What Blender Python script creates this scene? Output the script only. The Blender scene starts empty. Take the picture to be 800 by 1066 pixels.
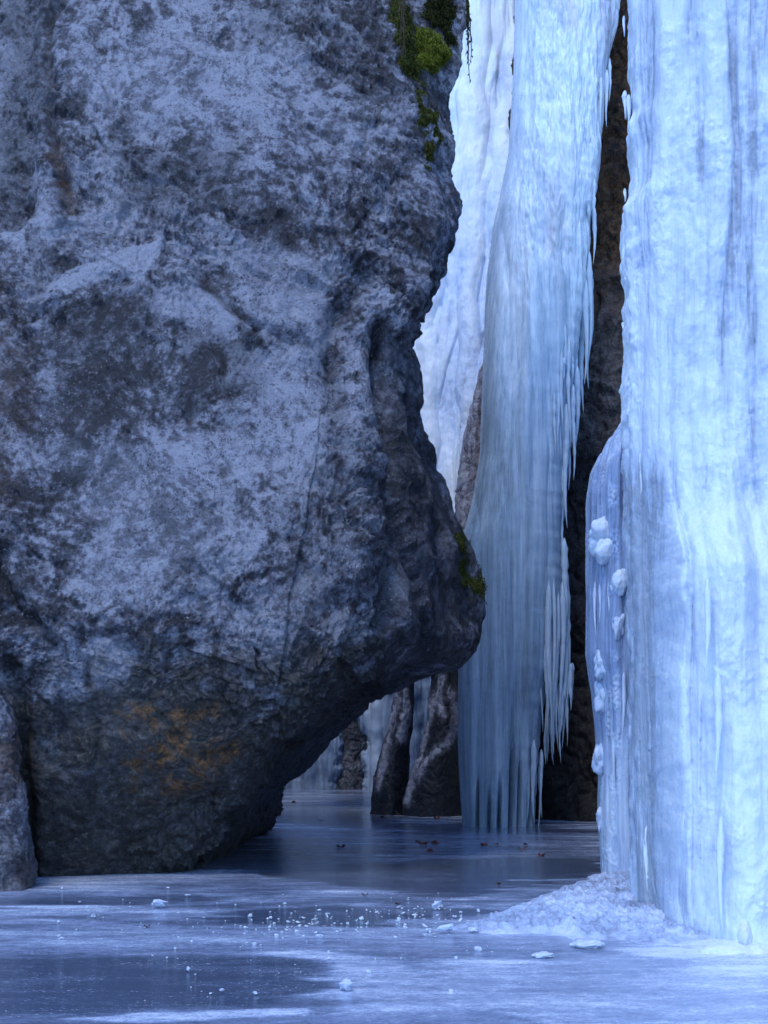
import bpy, math
import numpy as np

# ------------------------------------------------------------------ basics
F, H, CX, HY = 1400.0, 1.5, 400.0, 775.0      # focal length in photo pixels, eye height, principal column, horizon row
scene = bpy.context.scene
col = scene.collection
rng = np.random.default_rng(11)


def W(px, py, d):
    """point at depth d that the photo shows at (px, py)"""
    return np.array([(px - CX) / F * d, d, H + (HY - py) / F * d])


def G(px, py):
    d = F * H / (py - HY)
    return np.array([(px - CX) / F * d, d, 0.0])


def proj(P):
    d = np.maximum(P[..., 1], 0.5)
    return CX + P[..., 0] / d * F, HY - (P[..., 2] - H) / d * F


# ------------------------------------------------------------------ noise
_r = np.random.default_rng(3)
_perm = np.tile(_r.permutation(256), 3)
_g = _r.normal(size=(256, 3)); _g /= np.linalg.norm(_g, axis=1)[:, None]


def pn(x, y, z):
    x, y, z = np.broadcast_arrays(np.asarray(x, float), np.asarray(y, float), np.asarray(z, float))
    xi, yi, zi = np.floor(x).astype(int), np.floor(y).astype(int), np.floor(z).astype(int)
    fx, fy, fz = x - xi, y - yi, z - zi
    xi &= 255; yi &= 255; zi &= 255
    u, v, w = [f * f * f * (f * (f * 6 - 15) + 10) for f in (fx, fy, fz)]
    out = 0
    for dx in (0, 1):
        for dy in (0, 1):
            for dz in (0, 1):
                h = _perm[_perm[_perm[xi + dx] + yi + dy] + zi + dz]
                g = _g[h]
                dot = g[..., 0] * (fx - dx) + g[..., 1] * (fy - dy) + g[..., 2] * (fz - dz)
                out = out + dot * (u if dx else 1 - u) * (v if dy else 1 - v) * (w if dz else 1 - w)
    return out * 1.5


def fbm(P, s=1.0, octv=4, gain=.5, lac=2.03, off=0.0, sc=(1, 1, 1), ridge=False):
    a, t, f = 1.0, 0, s
    for k in range(octv):
        n = pn(P[..., 0] * f * sc[0] + off + 17.3 * k, P[..., 1] * f * sc[1] + off * 1.7, P[..., 2] * f * sc[2] - off)
        if ridge:
            n = 1 - 2 * np.abs(n)
        t = t + a * n
        a *= gain; f *= lac
    return t


def worley(x, y, z=None, seed=0):
    """distance to nearest scattered point: 2-D when z is None"""
    if z is None:
        z = np.zeros_like(x); rz = (0,)
    else:
        rz = (-1, 0, 1)
    xi, yi, zi = np.floor(x).astype(int), np.floor(y).astype(int), np.floor(z).astype(int)
    b1 = np.full(x.shape, 9.0); b2 = b1.copy()
    for dx in (-1, 0, 1):
        for dy in (-1, 0, 1):
            for dz in rz:
                a, b, c = xi + dx, yi + dy, zi + dz
                h = _perm[_perm[_perm[(a + seed) & 255] + (b & 255)] + (c & 255)]
                q = _g[h] * .5 + .5
                d = (a + q[..., 0] - x) ** 2 + (b + q[..., 1] - y) ** 2
                if len(rz) > 1:
                    d = d + (c + q[..., 2] - z) ** 2
                n1 = np.minimum(b1, d)
                b2 = np.minimum(b2, np.maximum(b1, d)); b1 = n1
    return np.sqrt(b1), np.sqrt(b2)


def facets(P, s, seed=0, tilt=1.0):
    """angular relief: every scattered cell is a plane with a tilt of its own; also a 0..1 value per cell"""
    Q = P * s
    I = np.floor(Q).astype(int)
    best = np.full(Q.shape[:-1], 9.0); out = np.zeros_like(best); val = np.zeros_like(best)
    for dx in (-1, 0, 1):
        for dy in (-1, 0, 1):
            for dz in (-1, 0, 1):
                c = I + [dx, dy, dz]
                h = _perm[_perm[_perm[(c[..., 0] + seed) & 255] + (c[..., 1] & 255)] + (c[..., 2] & 255)]
                q = c + _g[h] * .5 + .5 - Q
                d = (q ** 2).sum(-1)
                m = d < best
                g = _g[(h * 7 + 13) & 255]
                best = np.where(m, d, best)
                out = np.where(m, (g * q).sum(-1) * tilt + (g[..., 0] * .25), out)
                val = np.where(m, h / 255.0, val)
    return out, val


def sst(a, b, x):
    t = np.clip((x - a) / (b - a), 0, 1)
    return t * t * (3 - 2 * t)


def line_d(px, py, pts):
    best = np.full(px.shape, 1e9)
    for (ax, ay), (bx, by) in zip(pts[:-1], pts[1:]):
        vx, vy = bx - ax, by - ay
        t = np.clip(((px - ax) * vx + (py - ay) * vy) / (vx * vx + vy * vy + 1e-9), 0, 1)
        best = np.minimum(best, np.hypot(px - ax - t * vx, py - ay - t * vy))
    return best


def poly_sd(px, py, pts):
    """signed distance to a polygon, negative inside"""
    d = line_d(px, py, list(pts) + [pts[0]])
    ins = np.zeros(px.shape, bool)
    n = len(pts)
    for i in range(n):
        (ax, ay), (bx, by) = pts[i], pts[(i + 1) % n]
        c = ((ay > py) != (by > py)) & (px < (bx - ax) * (py - ay) / (by - ay + 1e-12) + ax)
        ins ^= c
    return np.where(ins, -d, d)


def interp(z, pts):
    pts = sorted(pts)
    return np.interp(z, [p[0] for p in pts], [p[1] for p in pts])


def smooth_interp(z, pts, w):
    """piecewise linear, box-averaged over +-w"""
    return sum(interp(z + k * w / 3, pts) for k in (-3, -2, -1, 0, 1, 2, 3)) / 7


# ------------------------------------------------------------------ objects
def link(o):
    col.objects.link(o); return o


def tag(o, label=None, cat=None, group=None, kind=None):
    for k, v in (('label', label), ('category', cat), ('group', group), ('kind', kind)):
        if v: o[k] = v
    return o


def empty(name, loc, **kw):
    o = bpy.data.objects.new(name, None); o.location = loc
    return tag(link(o), **kw)


def mesh_obj(name, V, faces, mat, parent=None, smooth=True, attrs=None, origin=None):
    """faces: an int array (n, k) or a list of those with different k"""
    me = bpy.data.meshes.new(name)
    V = np.asarray(V, float).reshape(-1, 3)
    if origin is not None:
        V = V - np.asarray(origin)
    if not isinstance(faces, list): faces = [faces]
    faces = [np.asarray(f, int) for f in faces if len(f)]
    loops = np.concatenate([f.ravel() for f in faces])
    sizes = np.concatenate([np.full(len(f), f.shape[1]) for f in faces])
    starts = np.concatenate([[0], np.cumsum(sizes)[:-1]])
    me.vertices.add(len(V)); me.vertices.foreach_set('co', V.astype(np.float32).ravel())
    me.loops.add(len(loops)); me.loops.foreach_set('vertex_index', loops.astype(np.int32))
    me.polygons.add(len(sizes)); me.polygons.foreach_set('loop_start', starts.astype(np.int32))
    me.polygons.foreach_set('loop_total', sizes.astype(np.int32))
    me.polygons.foreach_set('use_smooth', np.full(len(sizes), smooth))
    me.update(calc_edges=True); me.validate()
    for k, a in (attrs or {}).items():
        at = me.attributes.new(k, 'FLOAT', 'POINT')
        at.data.foreach_set('value', np.asarray(a, np.float32).ravel())
    me.materials.append(mat)
    o = link(bpy.data.objects.new(name, me))
    if origin is not None and parent is None:
        o.location = origin
    if parent is not None:
        o.parent = parent
        if origin is not None:
            o.location = np.asarray(origin) - np.asarray(parent.location)
        else:
            me.transform(__import__('mathutils').Matrix.Translation(-parent.location))
    return o


def grid_faces(nr, nc, wrap=False):
    idx = np.arange(nr * nc).reshape(nr, nc)
    a, b = idx[:-1, :-1], idx[:-1, 1:]
    c, d = idx[1:, 1:], idx[1:, :-1]
    f = np.stack([a, b, c, d], -1).reshape(-1, 4)
    if wrap:
        g = np.stack([idx[:-1, -1], idx[:-1, 0], idx[1:, 0], idx[1:, -1]], -1).reshape(-1, 4)
        f = np.concatenate([f, g])
    return f


def normals(P):
    du = np.gradient(P, axis=1); dv = np.gradient(P, axis=0)
    n = np.cross(du, dv)
    return n / (np.linalg.norm(n, axis=-1, keepdims=True) + 1e-12)


def flat_normals(P, kx=1.0):
    n = normals(P); n[..., 2] = 0
    n /= np.linalg.norm(n, axis=-1, keepdims=True) + 1e-9
    n[..., 0] *= kx                                 # runs of ice stand out towards the pool more than sideways
    return n


def catmull(ctrl, counts):
    """ctrl: list of (rows,3) arrays -> (rows, cols, 3) through them, counts samples per segment"""
    C = [2 * ctrl[0] - ctrl[1]] + list(ctrl) + [2 * ctrl[-1] - ctrl[-2]]
    out = []
    for i, n in enumerate(counts):
        p0, p1, p2, p3 = C[i], C[i + 1], C[i + 2], C[i + 3]
        l = np.linalg.norm(p2 - p1, axis=-1, keepdims=True)
        m1 = (p2 - p0) / (np.linalg.norm(p1 - p0, axis=-1, keepdims=True) + l + 1e-9) * l
        m2 = (p3 - p1) / (np.linalg.norm(p3 - p2, axis=-1, keepdims=True) + l + 1e-9) * l
        last = i == len(counts) - 1
        for t in np.linspace(0, 1, n + (1 if last else 0), endpoint=last):
            h = (2 * t ** 3 - 3 * t ** 2 + 1) * p1 + (t ** 3 - 2 * t ** 2 + t) * m1 + (-2 * t ** 3 + 3 * t ** 2) * p2 + (t ** 3 - t ** 2) * m2
            out.append(h)
    return np.stack(out, 1)


# ------------------------------------------------------------------ materials
class NT:
    def __init__(s, name):
        s.m = bpy.data.materials.new(name); s.m.use_nodes = True
        s.t = s.m.node_tree; s.p = s.t.nodes['Principled BSDF']
        s.co = s.t.nodes.new('ShaderNodeTexCoord').outputs['Object']

    def n(s, typ, **kw):
        o = s.t.nodes.new(typ)
        for k, v in kw.items():
            if k in o.inputs.keys() and not hasattr(o, k): s.set(o.inputs[k], v)
            else: setattr(o, k, v)
        return o

    def set(s, inp, v):
        if isinstance(v, bpy.types.NodeSocket): s.t.links.new(v, inp)
        elif isinstance(v, (tuple, list)) and len(v) == 3 and inp.type == 'RGBA': inp.default_value = (*v, 1)
        else: inp.default_value = v

    def noise(s, scale, detail=4, rough=.55, sc=None, dist=0.0, off=0):
        v = s.co
        if sc is not None or off:
            m = s.n('ShaderNodeMapping'); s.set(m.inputs['Vector'], v)
            if sc: m.inputs['Scale'].default_value = sc
            m.inputs['Location'].default_value = (off, off * 1.3, -off)
            v = m.outputs[0]
        t = s.n('ShaderNodeTexNoise'); s.set(t.inputs['Vector'], v)
        t.inputs['Scale'].default_value = scale; t.inputs['Detail'].default_value = detail
        t.inputs['Roughness'].default_value = rough; t.inputs['Distortion'].default_value = dist
        return t.outputs['Fac']

    def voro(s, scale, sc=None, feature='F1'):
        v = s.co
        if sc:
            m = s.n('ShaderNodeMapping'); s.set(m.inputs['Vector'], v); m.inputs['Scale'].default_value = sc; v = m.outputs[0]
        t = s.n('ShaderNodeTexVoronoi'); t.feature = feature; s.set(t.inputs['Vector'], v); t.inputs['Scale'].default_value = scale
        return t.outputs['Distance']

    def math(s, op, a, b=0.0, c=0.0, clamp=False):
        m = s.n('ShaderNodeMath'); m.operation = op; m.use_clamp = clamp
        for i, v in zip(m.inputs, (a, b, c)): s.set(i, v)
        return m.outputs[0]

    def rng(s, v, a, b, lo=0.0, hi=1.0):
        m = s.n('ShaderNodeMapRange'); m.interpolation_type = 'SMOOTHSTEP'
        for i, x in zip(m.inputs, (v, a, b, lo, hi)): s.set(i, x)
        return m.outputs[0]

    def mix(s, f, a, b, mode='MIX'):
        m = s.n('ShaderNodeMix'); m.data_type = 'RGBA'; m.blend_type = mode
        s.set(m.inputs['Factor'], f); s.set(m.inputs[6], a); s.set(m.inputs[7], b)
        return m.outputs[2]

    def ramp(s, f, stops):
        r = s.n('ShaderNodeValToRGB'); s.set(r.inputs[0], f)
        e = r.color_ramp.elements
        while len(e) < len(stops): e.new(0.5)
        for q, (p, c) in zip(e, stops): q.position = p; q.color = (*c, 1)
        return r.outputs[0]

    def attr(s, name):
        a = s.n('ShaderNodeAttribute'); a.attribute_name = name
        return a.outputs['Fac']

    def bump(s, h, strength, dist, prev=None):
        b = s.n('ShaderNodeBump'); s.set(b.inputs['Height'], h)
        b.inputs['Strength'].default_value = strength; b.inputs['Distance'].default_value = dist
        if prev is not None: s.set(b.inputs['Normal'], prev)
        return b.outputs[0]

    def out(s, color, rough, normal=None, **kw):
        s.set(s.p.inputs['Base Color'], color); s.set(s.p.inputs['Roughness'], rough)
        if normal is not None: s.set(s.p.inputs['Normal'], normal)
        for k, v in kw.items(): s.set(s.p.inputs[k], v)
        return s.m


def rock_mat(name, dark, mid, pale, fleck, scale=1.0, rough=.5, bump=1.0, spec=.5):
    k = NT(name)
    big = k.noise(.55 * scale, 3, .6, dist=.6)
    med = k.noise(2.6 * scale, 6, .68, dist=.4, off=3)
    fin = k.noise(13 * scale, 7, .74, off=7)
    fle = k.noise(34 * scale, 5, .7, off=1)
    v = k.math('ADD', k.math('MULTIPLY', big, .12), k.math('ADD', k.math('MULTIPLY', med, .34), k.math('MULTIPLY', fin, .54)))
    v = k.math('ADD', v, k.math('MULTIPLY', k.attr('tone'), .11))
    base = k.ramp(v, [(.405, dark), (.462, [a * .55 + b * .45 for a, b in zip(dark, mid)]), (.505, mid), (.545, [a * .5 + b * .5 for a, b in zip(mid, pale)]), (.60, pale)])
    pa, da, br, ol = k.attr('pale'), k.attr('dark'), k.attr('brown'), k.attr('olive')
    tex = k.rng(k.math('ADD', k.math('MULTIPLY', fin, .6), k.math('MULTIPLY', fle, .4)), .3, .7)
    # smooth pale fresh surface
    base = k.mix(k.math('MULTIPLY', pa, k.rng(fin, .25, .7, .55, 1), clamp=True), base, pale)
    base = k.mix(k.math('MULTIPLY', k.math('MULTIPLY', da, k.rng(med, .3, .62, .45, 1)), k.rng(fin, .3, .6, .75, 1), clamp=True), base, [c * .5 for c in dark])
    olv = k.ramp(k.noise(11 * scale, 6, .72, off=9), [(.36, (.018, .015, .011)), (.5, (.05, .043, .032)), (.6, (.115, .10, .078)), (.70, (.27, .25, .235))])
    base = k.mix(k.math('MULTIPLY', ol, k.rng(med, .32, .6, .6, 1), clamp=True), base, olv)
    brn = k.ramp(k.noise(9 * scale, 5, .7, off=5), [(.36, (.018, .014, .010)), (.45, (.10, .052, .018)), (.53, (.26, .10, .018)), (.70, (.30, .22, .14))])
    base = k.mix(k.math('MULTIPLY', br, k.rng(med, .3, .6, .6, 1), clamp=True), base, brn)
    # pale crystal flecks
    fk = k.math('MULTIPLY', k.rng(fle, .58, .70, 0, .8), k.rng(med, .38, .6, .12, 1))
    base = k.mix(k.math('MULTIPLY', fk, k.math('SUBTRACT', 1.0, k.math('MULTIPLY', k.math('ADD', ol, br, clamp=True), .75))), base, fleck)
    pit = k.math('MULTIPLY', k.math('MULTIPLY', k.rng(fle, .47, .37), k.rng(med, .62, .40, .35, 1)), .85)
    base = k.mix(pit, base, [c * .45 for c in dark])
    b1 = k.bump(fin, .8 * bump, .12)
    b2 = k.bump(fle, .85 * bump, .05, b1)
    b3 = k.bump(k.noise(85 * scale, 3, .6), .35 * bump, .012, b2)
    return k.out(base, k.rng(fle, .3, .7, rough + .12, rough - .14), b3, **{'Specular IOR Level': spec})


def ice_mat(name, clear, white, rough=.28, streak=(3.0, 3.0, .12), fine=(14, 14, .5), sss=.25, bump=.5, bead=30.0, smooth_bead=.0):
    k = NT(name)
    tone = k.attr('tone')
    s1 = k.noise(1.6, 5, .6, sc=streak, dist=.3)
    s2 = k.noise(1.0, 8, .72, sc=fine, off=4)
    s4 = k.noise(1.0, 5, .7, sc=tuple(c * m for c, m in zip(fine, (2.6, 2.6, 3.5))), off=6)
    s3 = k.noise(5.5, 6, .65, off=8)
    v = k.math('ADD', k.math('MULTIPLY', k.math('SUBTRACT', s1, .5), 1.0), k.math('ADD', k.math('MULTIPLY', k.math('SUBTRACT', s2, .5), 1.0), k.math('ADD', k.math('MULTIPLY', k.math('SUBTRACT', s3, .5), .45), k.math('MULTIPLY', k.math('SUBTRACT', s4, .5), .8))))
    t = k.math('ADD', tone, v, clamp=True)
    base = k.ramp(t, [(0.0, [c * .6 for c in clear]), (.3, clear), (.62, [a * .4 + b * .6 for a, b in zip(clear, white)]), (.9, white)])
    dirt = k.attr('dirt')
    base = k.mix(k.math('MULTIPLY', dirt, k.rng(s2, .3, .65, .35, 1), clamp=True), base, (.36, .31, .36))
    b1 = k.bump(s4, .6 * bump, .04, k.bump(s2, .7 * bump, .06))
    b2 = k.bump(k.noise(bead, 4, .65), .55 * bump, .02, b1)
    b3 = k.bump(k.noise(bead * 3.1, 2, .5, off=2), .4 * bump, .006, b2)
    r = k.rng(s3, .3, .7, rough + .14, rough - .10)
    return k.out(base, r, b3, **{'Subsurface Weight': sss, 'Subsurface Radius': (.25, .6, 1.0), 'Subsurface Scale': .03, 'IOR': 1.31, 'Specular IOR Level': .6})


M = {}
M['boulder'] = rock_mat('grey_limestone', (.029, .027, .034), (.170, .161, .198), (.43, .425, .49), (.78, .78, .84), 1.0, .38)
M['foot'] = rock_mat('brown_grey_rock', (.045, .04, .034), (.14, .13, .115), (.26, .25, .23), (.4, .4, .38), 1.3, .6)
M['cliff'] = rock_mat('dark_brown_rock', (.045, .037, .036), (.125, .10, .095), (.24, .205, .195), (.3, .27, .27), .8, .6, 1.0, .3)
M['hump'] = rock_mat('dark_wet_rock', (.014, .018, .028), (.04, .048, .075), (.42, .43, .52), (.13, .14, .19), .7, .4, .5)
M['gorge'] = rock_mat('gorge_rock', (.06, .065, .08), (.2, .21, .25), (.42, .43, .48), (.5, .52, .56), .8, .6, 1.0, .3)
M['ice_near'] = ice_mat('near_ice', (.54, .62, .75), (.72, .79, .85), .25)
M['ice_lobe'] = ice_mat('lobe_ice', (.30, .38, .56), (.66, .73, .83), .22)
M['ice_curtain'] = ice_mat('curtain_ice', (.36, .48, .60), (.74, .83, .92), .3, streak=(2.0, 2.0, .05), fine=(7, 7, .18), bump=.4, bead=14)
M['ice_far'] = ice_mat('far_ice', (.64, .76, .95), (.88, .94, 1.0), .4, streak=(1.5, 1.5, .15), fine=(6, 6, .8), bump=.6, bead=12)
M['ice_back'] = ice_mat('back_ice', (.17, .24, .36), (.46, .56, .70), .3, streak=(1.5, 1.5, .08), fine=(5, 5, .4), bump=.5, bead=10)
M['frost'] = ice_mat('frost_ice', (.46, .53, .70), (.76, .79, .84), .35, streak=(4, 4, 4), fine=(20, 20, 20), sss=.35, bump=.5, bead=45)


# ------------------------------------------------------------------ the big boulder
def build_boulder():
    sil = [(380, -160, 19.5), (455, -130, 18.6), (486, -85, 17.9), (488, 0, 17.5), (485, 40, 17.4), (481, 90, 17.3), (474, 150, 17.2), (474, 183, 17.1), (481, 203, 17.0),
           (480, 222, 17.0), (468, 258, 16.8), (452, 302, 16.6), (431, 338, 16.5), (427, 352, 16.5), (431, 380, 16.6), (440, 420, 16.8),
           (452, 470, 17.0), (463, 510, 17.2), (479, 550, 17.3), (491, 580, 17.4), (499, 618, 17.5), (501, 652, 17.5), (495, 679, 17.5), (480, 692, 17.6),
           (450, 702, 17.8), (410, 716, 18.2), (380, 729, 18.6), (350, 756, 19.3), (325, 785, 20.4), (311, 803, 21.4), (292, 816, 22.8),
           (289, 842, 23.9), (280, 856, 24.3), (268, 868, 24.6), (255, 880, 24.6)]
    S = np.array([W(*p) for p in sil])[::-1]              # bottom to top
    cre = [(190, 925, 16.2), (205, 906, 16.05), (228, 868, 15.75), (272, 790, 15.25), (330, 725, 14.95), (378, 660, 14.9), (390, 560, 15.1), (388, 480, 15.3), (386, 400, 15.6),
           (404, 350, 15.75), (440, 300, 15.85), (456, 225, 16.0), (442, 150, 16.25), (418, 80, 16.6), (406, 0, 17.0), (396, -85, 17.6), (385, -160, 18.6)]
    Cc = np.array([W(*p) for p in cre])
    # rows: arc length along silhouette plus z so that near-horizontal stretches still get rows
    seg = np.linalg.norm(np.diff(S, axis=0) * [1, .25, 1], axis=1)
    s = np.concatenate([[0], np.cumsum(seg)])
    nr = 620
    zvis = 11.8
    sv = np.interp(zvis, S[:, 2], s)
    ss = np.concatenate([np.linspace(0, sv, nr), np.linspace(sv, s[-1], 40)[1:]])
    Z = np.interp(ss, s, S[:, 2])
    w = .12
    X = sum(np.interp(ss + k * w, s, S[:, 0]) for k in (-1, 0, 1)) / 3
    Y = sum(np.interp(ss + k * w * 3, s, S[:, 1]) for k in (-1, 0, 1)) / 3
    o = np.argsort(Cc[:, 2])
    cx = sum(np.interp(Z + k * .08, Cc[o, 2], Cc[o, 0]) for k in (-2, -1, 0, 1, 2)) / 5
    cy = sum(np.interp(Z + k * .15, Cc[o, 2], Cc[o, 1]) for k in (-2, -1, 0, 1, 2)) / 5
    yf = smooth_interp(Z, [(-.5, 15.6), (0, 15.3), (.8, 14.95), (2, 14.55), (3, 14.5), (5, 14.95), (8, 15.7), (11, 16.7), (12, 17.3), (13.5, 18.6)], .5)
    R = len(Z)
    pt = lambda x, y: np.stack([np.broadcast_to(x, (R,)), np.broadcast_to(y, (R,)), Z], -1)
    B = -5.2 + 0 * Z
    ctrl = [pt(-11.5, yf + 1.2), pt(B, yf + .05), pt(B * .62 + cx * .38, yf - .12), pt(B * .25 + cx * .75, yf * .55 + cy * .45 - .1), pt(cx, cy),
            pt(cx * .45 + X * .55, cy * .5 + Y * .5), pt(X, Y), pt(X - .7, Y + .9), pt(X - 2.4, Y + 2.0), pt(-11.5, Y + 4)]
    P = catmull(ctrl, [90, 130, 130, 110, 100, 110, 30, 14, 10])
    N = normals(P)
    px, py = proj(P)
    wob = 5 * fbm(P, 1.7, 3, off=4)
    qx, qy = px + wob, py + 5 * fbm(P, 1.7, 3, off=9)
    front = sst(520, 490, px)
    # ---- relief
    Pw = P + .35 * np.stack([fbm(P, .8, 2, off=a) for a in (1, 22, 43)], -1)
    smooth = np.zeros(px.shape)
    for pts, k in [([(45, 315), (170, 300), (200, 400), (230, 560), (150, 640), (60, 600)], .8), ([(150, 318), (240, 280), (255, 350), (200, 352)], .9), ([(228, 262), (322, 256), (340, 318), (285, 345), (250, 318)], .8),
                   ([(60, 60), (140, 40), (130, 130), (70, 150)], .5), ([(270, 390), (335, 400), (325, 480), (285, 470)], .6)]:
        smooth = np.maximum(smooth, k * sst(14, -20, poly_sd(qx, qy, pts) + 14 * fbm(P, 2, 3, off=41)))
    ra = np.clip(.45 + 1.1 * sst(-.25, .4, fbm(P, .55, 3, off=77)) + .4 * sst(270, 390, px) - 1.2 * smooth, .05, 1.5) * .85
    ra = ra * (1 - .68 * sst(392, 408, px) * sst(340, 380, py)) * (1 - .5 * sst(440, 462, px))
    h = .13 * fbm(Pw, .55, 2, off=5) + .07 * fbm(Pw, 1.5, 3, off=6)
    rot = P @ np.array([[.82, .2, .54], [-.3, .95, .1], [-.49, -.24, .84]])          # tilted bedding
    wr = rot * np.array([1, 1, 1.9]) + .12 * np.stack([fbm(P, 2.2, 3, off=a) for a in (201, 222, 243)], -1)
    f1, v1 = facets(wr, 1.3, 3); f2, v2 = facets(wr, 3.4, 8); f3, v3 = facets(wr, 9.0, 21)
    h += ra * (.055 * f1 + .034 * f2 + .017 * f3)
    h += .028 * fbm(Pw, 4.2, 3, .55, off=8) * ra
    h += .022 * (fbm(Pw, 2.2, 4, .55, off=12, ridge=True) - .8) * ra * sst(-.25, .35, fbm(P, .5, 2, off=14))
    h += .013 * fbm(Pw, 11, 4, .65, off=3) * (ra + .15)
    h += .012 * (fbm(Pw * np.array([1, 1, 1.5]), 6.5, 3, .6, off=71, ridge=True) - .8) * ra
    # fracture steps: one lip stands proud of the other
    for pts, dp, wd in [([(28, 318), (58, 292), (108, 270), (168, 246)], .06, 20), ([(206, 283), (222, 298), (240, 318), (268, 342), (300, 357), (330, 372)], .09, 26), ([(168, 246), (160, 300), (150, 340)], .05, 16),
                        ([(225, 256), (280, 246), (330, 252), (352, 285)], .05, 18), ([(250, 175), (300, 205), (345, 235)], .05, 16), ([(60, 155), (100, 150), (140, 160)], .05, 14),
                        ([(300, 100), (330, 160), (345, 230)], .06, 20), ([(96, 20), (120, 70), (112, 120)], .05, 18), ([(150, 20), (210, 60), (260, 70), (300, 40)], .05, 18), ([(30, 470), (70, 520), (60, 600)], .05, 16),
                        ([(330, 470), (300, 560), (320, 640), (290, 700)], .07, 24), ([(180, 650), (230, 690), (240, 740)], .05, 18), ([(345, 150), (400, 190), (440, 210)], .05, 16)]:
        (ax, ay), (bx, by) = pts[0], pts[-1]
        side = np.sign((bx - ax) * (qy - ay) - (by - ay) * (qx - ax))
        d = line_d(qx, qy, pts)
        h += dp * .5 * np.tanh(side * d / 2.2) * np.exp(-d / wd) * front
    # diagonal striations in the upper right of the face
    u = (qx * .62 - qy * .78) * .075
    stri = sst(200, 260, px) * sst(400, 340, px) * sst(170, 215, py) * sst(410, 350, py)
    h += .05 * stri * pn(u, (qx * .78 + qy * .62) * .012, 3.3) + .02 * stri * pn(u * 2.6, (qx * .78 + qy * .62) * .02, 8.3)
    u2 = (qx * .5 - qy * .86) * .1
    st2 = sst(395, 420, px) * sst(140, 180, py) * sst(330, 290, py)
    h += .03 * st2 * pn(u2, (qx * .86 + qy * .5) * .015, 1.3)
    # vertical fluting on the dark side facet
    fac = sst(392, 410, px) * sst(345, 420, py) * sst(690, 640, py)
    h += fac * (.15 * pn(qx * .045 - qy * .012, qy * .006, 2.7) + .07 * pn(qx * .11 - qy * .03, qy * .012, 5.7))
    dark = np.zeros(px.shape)
    for pts, wd, dp, dk in [
        ([(62, -40), (58, 10), (46, 50), (50, 90), (52, 130), (58, 160), (66, 190), (72, 215)], 7, .13, .8),
        ([(40, 245), (35, 290), (38, 330)], 7, .05, .3), ([(30, 350), (26, 420), (30, 470)], 7, .04, .2),
        ([(-6, 590), (10, 612), (22, 632), (38, 655), (55, 668)], 8, .10, .8),
        ([(14, 690), (22, 740), (24, 800), (34, 920)], 8, .16, .7),
        
        ([(52, 98), (66, 91), (84, 92)], 4, .06, .5), ([(53, 108), (66, 115), (84, 110)], 4, .06, .6), ([(66, 158), (88, 158)], 3, .05, .4),
        ([(206, 283), (222, 298), (240, 318), (268, 342), (300, 357), (322, 366)], 6, .085, .15),
        ([(240, 262), (270, 285), (300, 302)], 3, .035, .1), ([(290, 238), (318, 252), (350, 290)], 3, .035, .1),
        ([(214, 288), (219, 298)], 6, .06, 1), ([(190, 372), (195, 380)], 5, .07, 1), ([(232, 374), (231, 388)], 4, .06, 1), ([(196, 405), (196, 432)], 5, .06, .9),
        ([(268, 345), (262, 362)], 5, .06, .8), ([(240, 160), (240, 190)], 5, .05, .7), ([(168, 175), (170, 200)], 6, .04, .7), ([(235, 485), (234, 490)], 4, .04, .9),
        ([(86, 655), (88, 668)], 4, .05, .9), ([(92, 690), (92, 710)], 4, .05, .8), ([(120, 125), (136, 118)], 5, .05, .6),
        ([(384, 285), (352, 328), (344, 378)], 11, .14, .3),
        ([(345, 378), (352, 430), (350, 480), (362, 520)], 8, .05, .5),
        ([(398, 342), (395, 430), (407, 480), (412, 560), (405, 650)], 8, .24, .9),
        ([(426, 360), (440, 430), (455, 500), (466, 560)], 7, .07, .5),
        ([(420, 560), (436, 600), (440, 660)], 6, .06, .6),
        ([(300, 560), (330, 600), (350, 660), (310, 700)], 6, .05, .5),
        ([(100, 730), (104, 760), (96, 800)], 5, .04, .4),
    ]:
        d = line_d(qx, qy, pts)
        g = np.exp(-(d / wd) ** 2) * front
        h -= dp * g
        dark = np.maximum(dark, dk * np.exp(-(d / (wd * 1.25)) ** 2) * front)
    # recessed strips at the far left, bulge at the nose and along the rib
    n0 = fbm(P, 1.4, 3, off=90)
    h -= .24 * sst(56, 16, qx + 22 * n0) * sst(262, 200, qy + 24 * n0)
    h += .10 * sst(46, 2, qx + 14 * n0) * sst(250, 300, qy) * sst(600, 540, qy)
    h += .16 * np.exp(-((px - 374) / 20) ** 2) * sst(360, 420, py) * sst(640, 560, py)
    # the slab scar: a flat plate standing proud above its lower edge
    scar = sst(4, -4, poly_sd(qx, qy, [(28, 318), (58, 292), (108, 270), (168, 246), (164, 282), (150, 296), (118, 284), (84, 300), (52, 306)]))
    h = h * (1 - .6 * scar) + .03 * scar
    low = sst(-6, 10, line_d(qx, qy, [(40, 306), (84, 300), (120, 284), (152, 300), (170, 340)]))
    hollow = sst(6, -30, poly_sd(qx, qy, [(40, 310), (84, 302), (120, 286), (152, 300), (172, 345), (180, 430), (110, 450), (45, 430)]))
    h -= .07 * hollow; h *= 1 - .25 * hollow
    P2 = P + N * h[..., None]
    # ---- tone masks
    n1, n2 = fbm(P, 1.1, 4, off=3), fbm(P, 3.0, 4, .6, off=21)
    pale = .9 * scar
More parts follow.
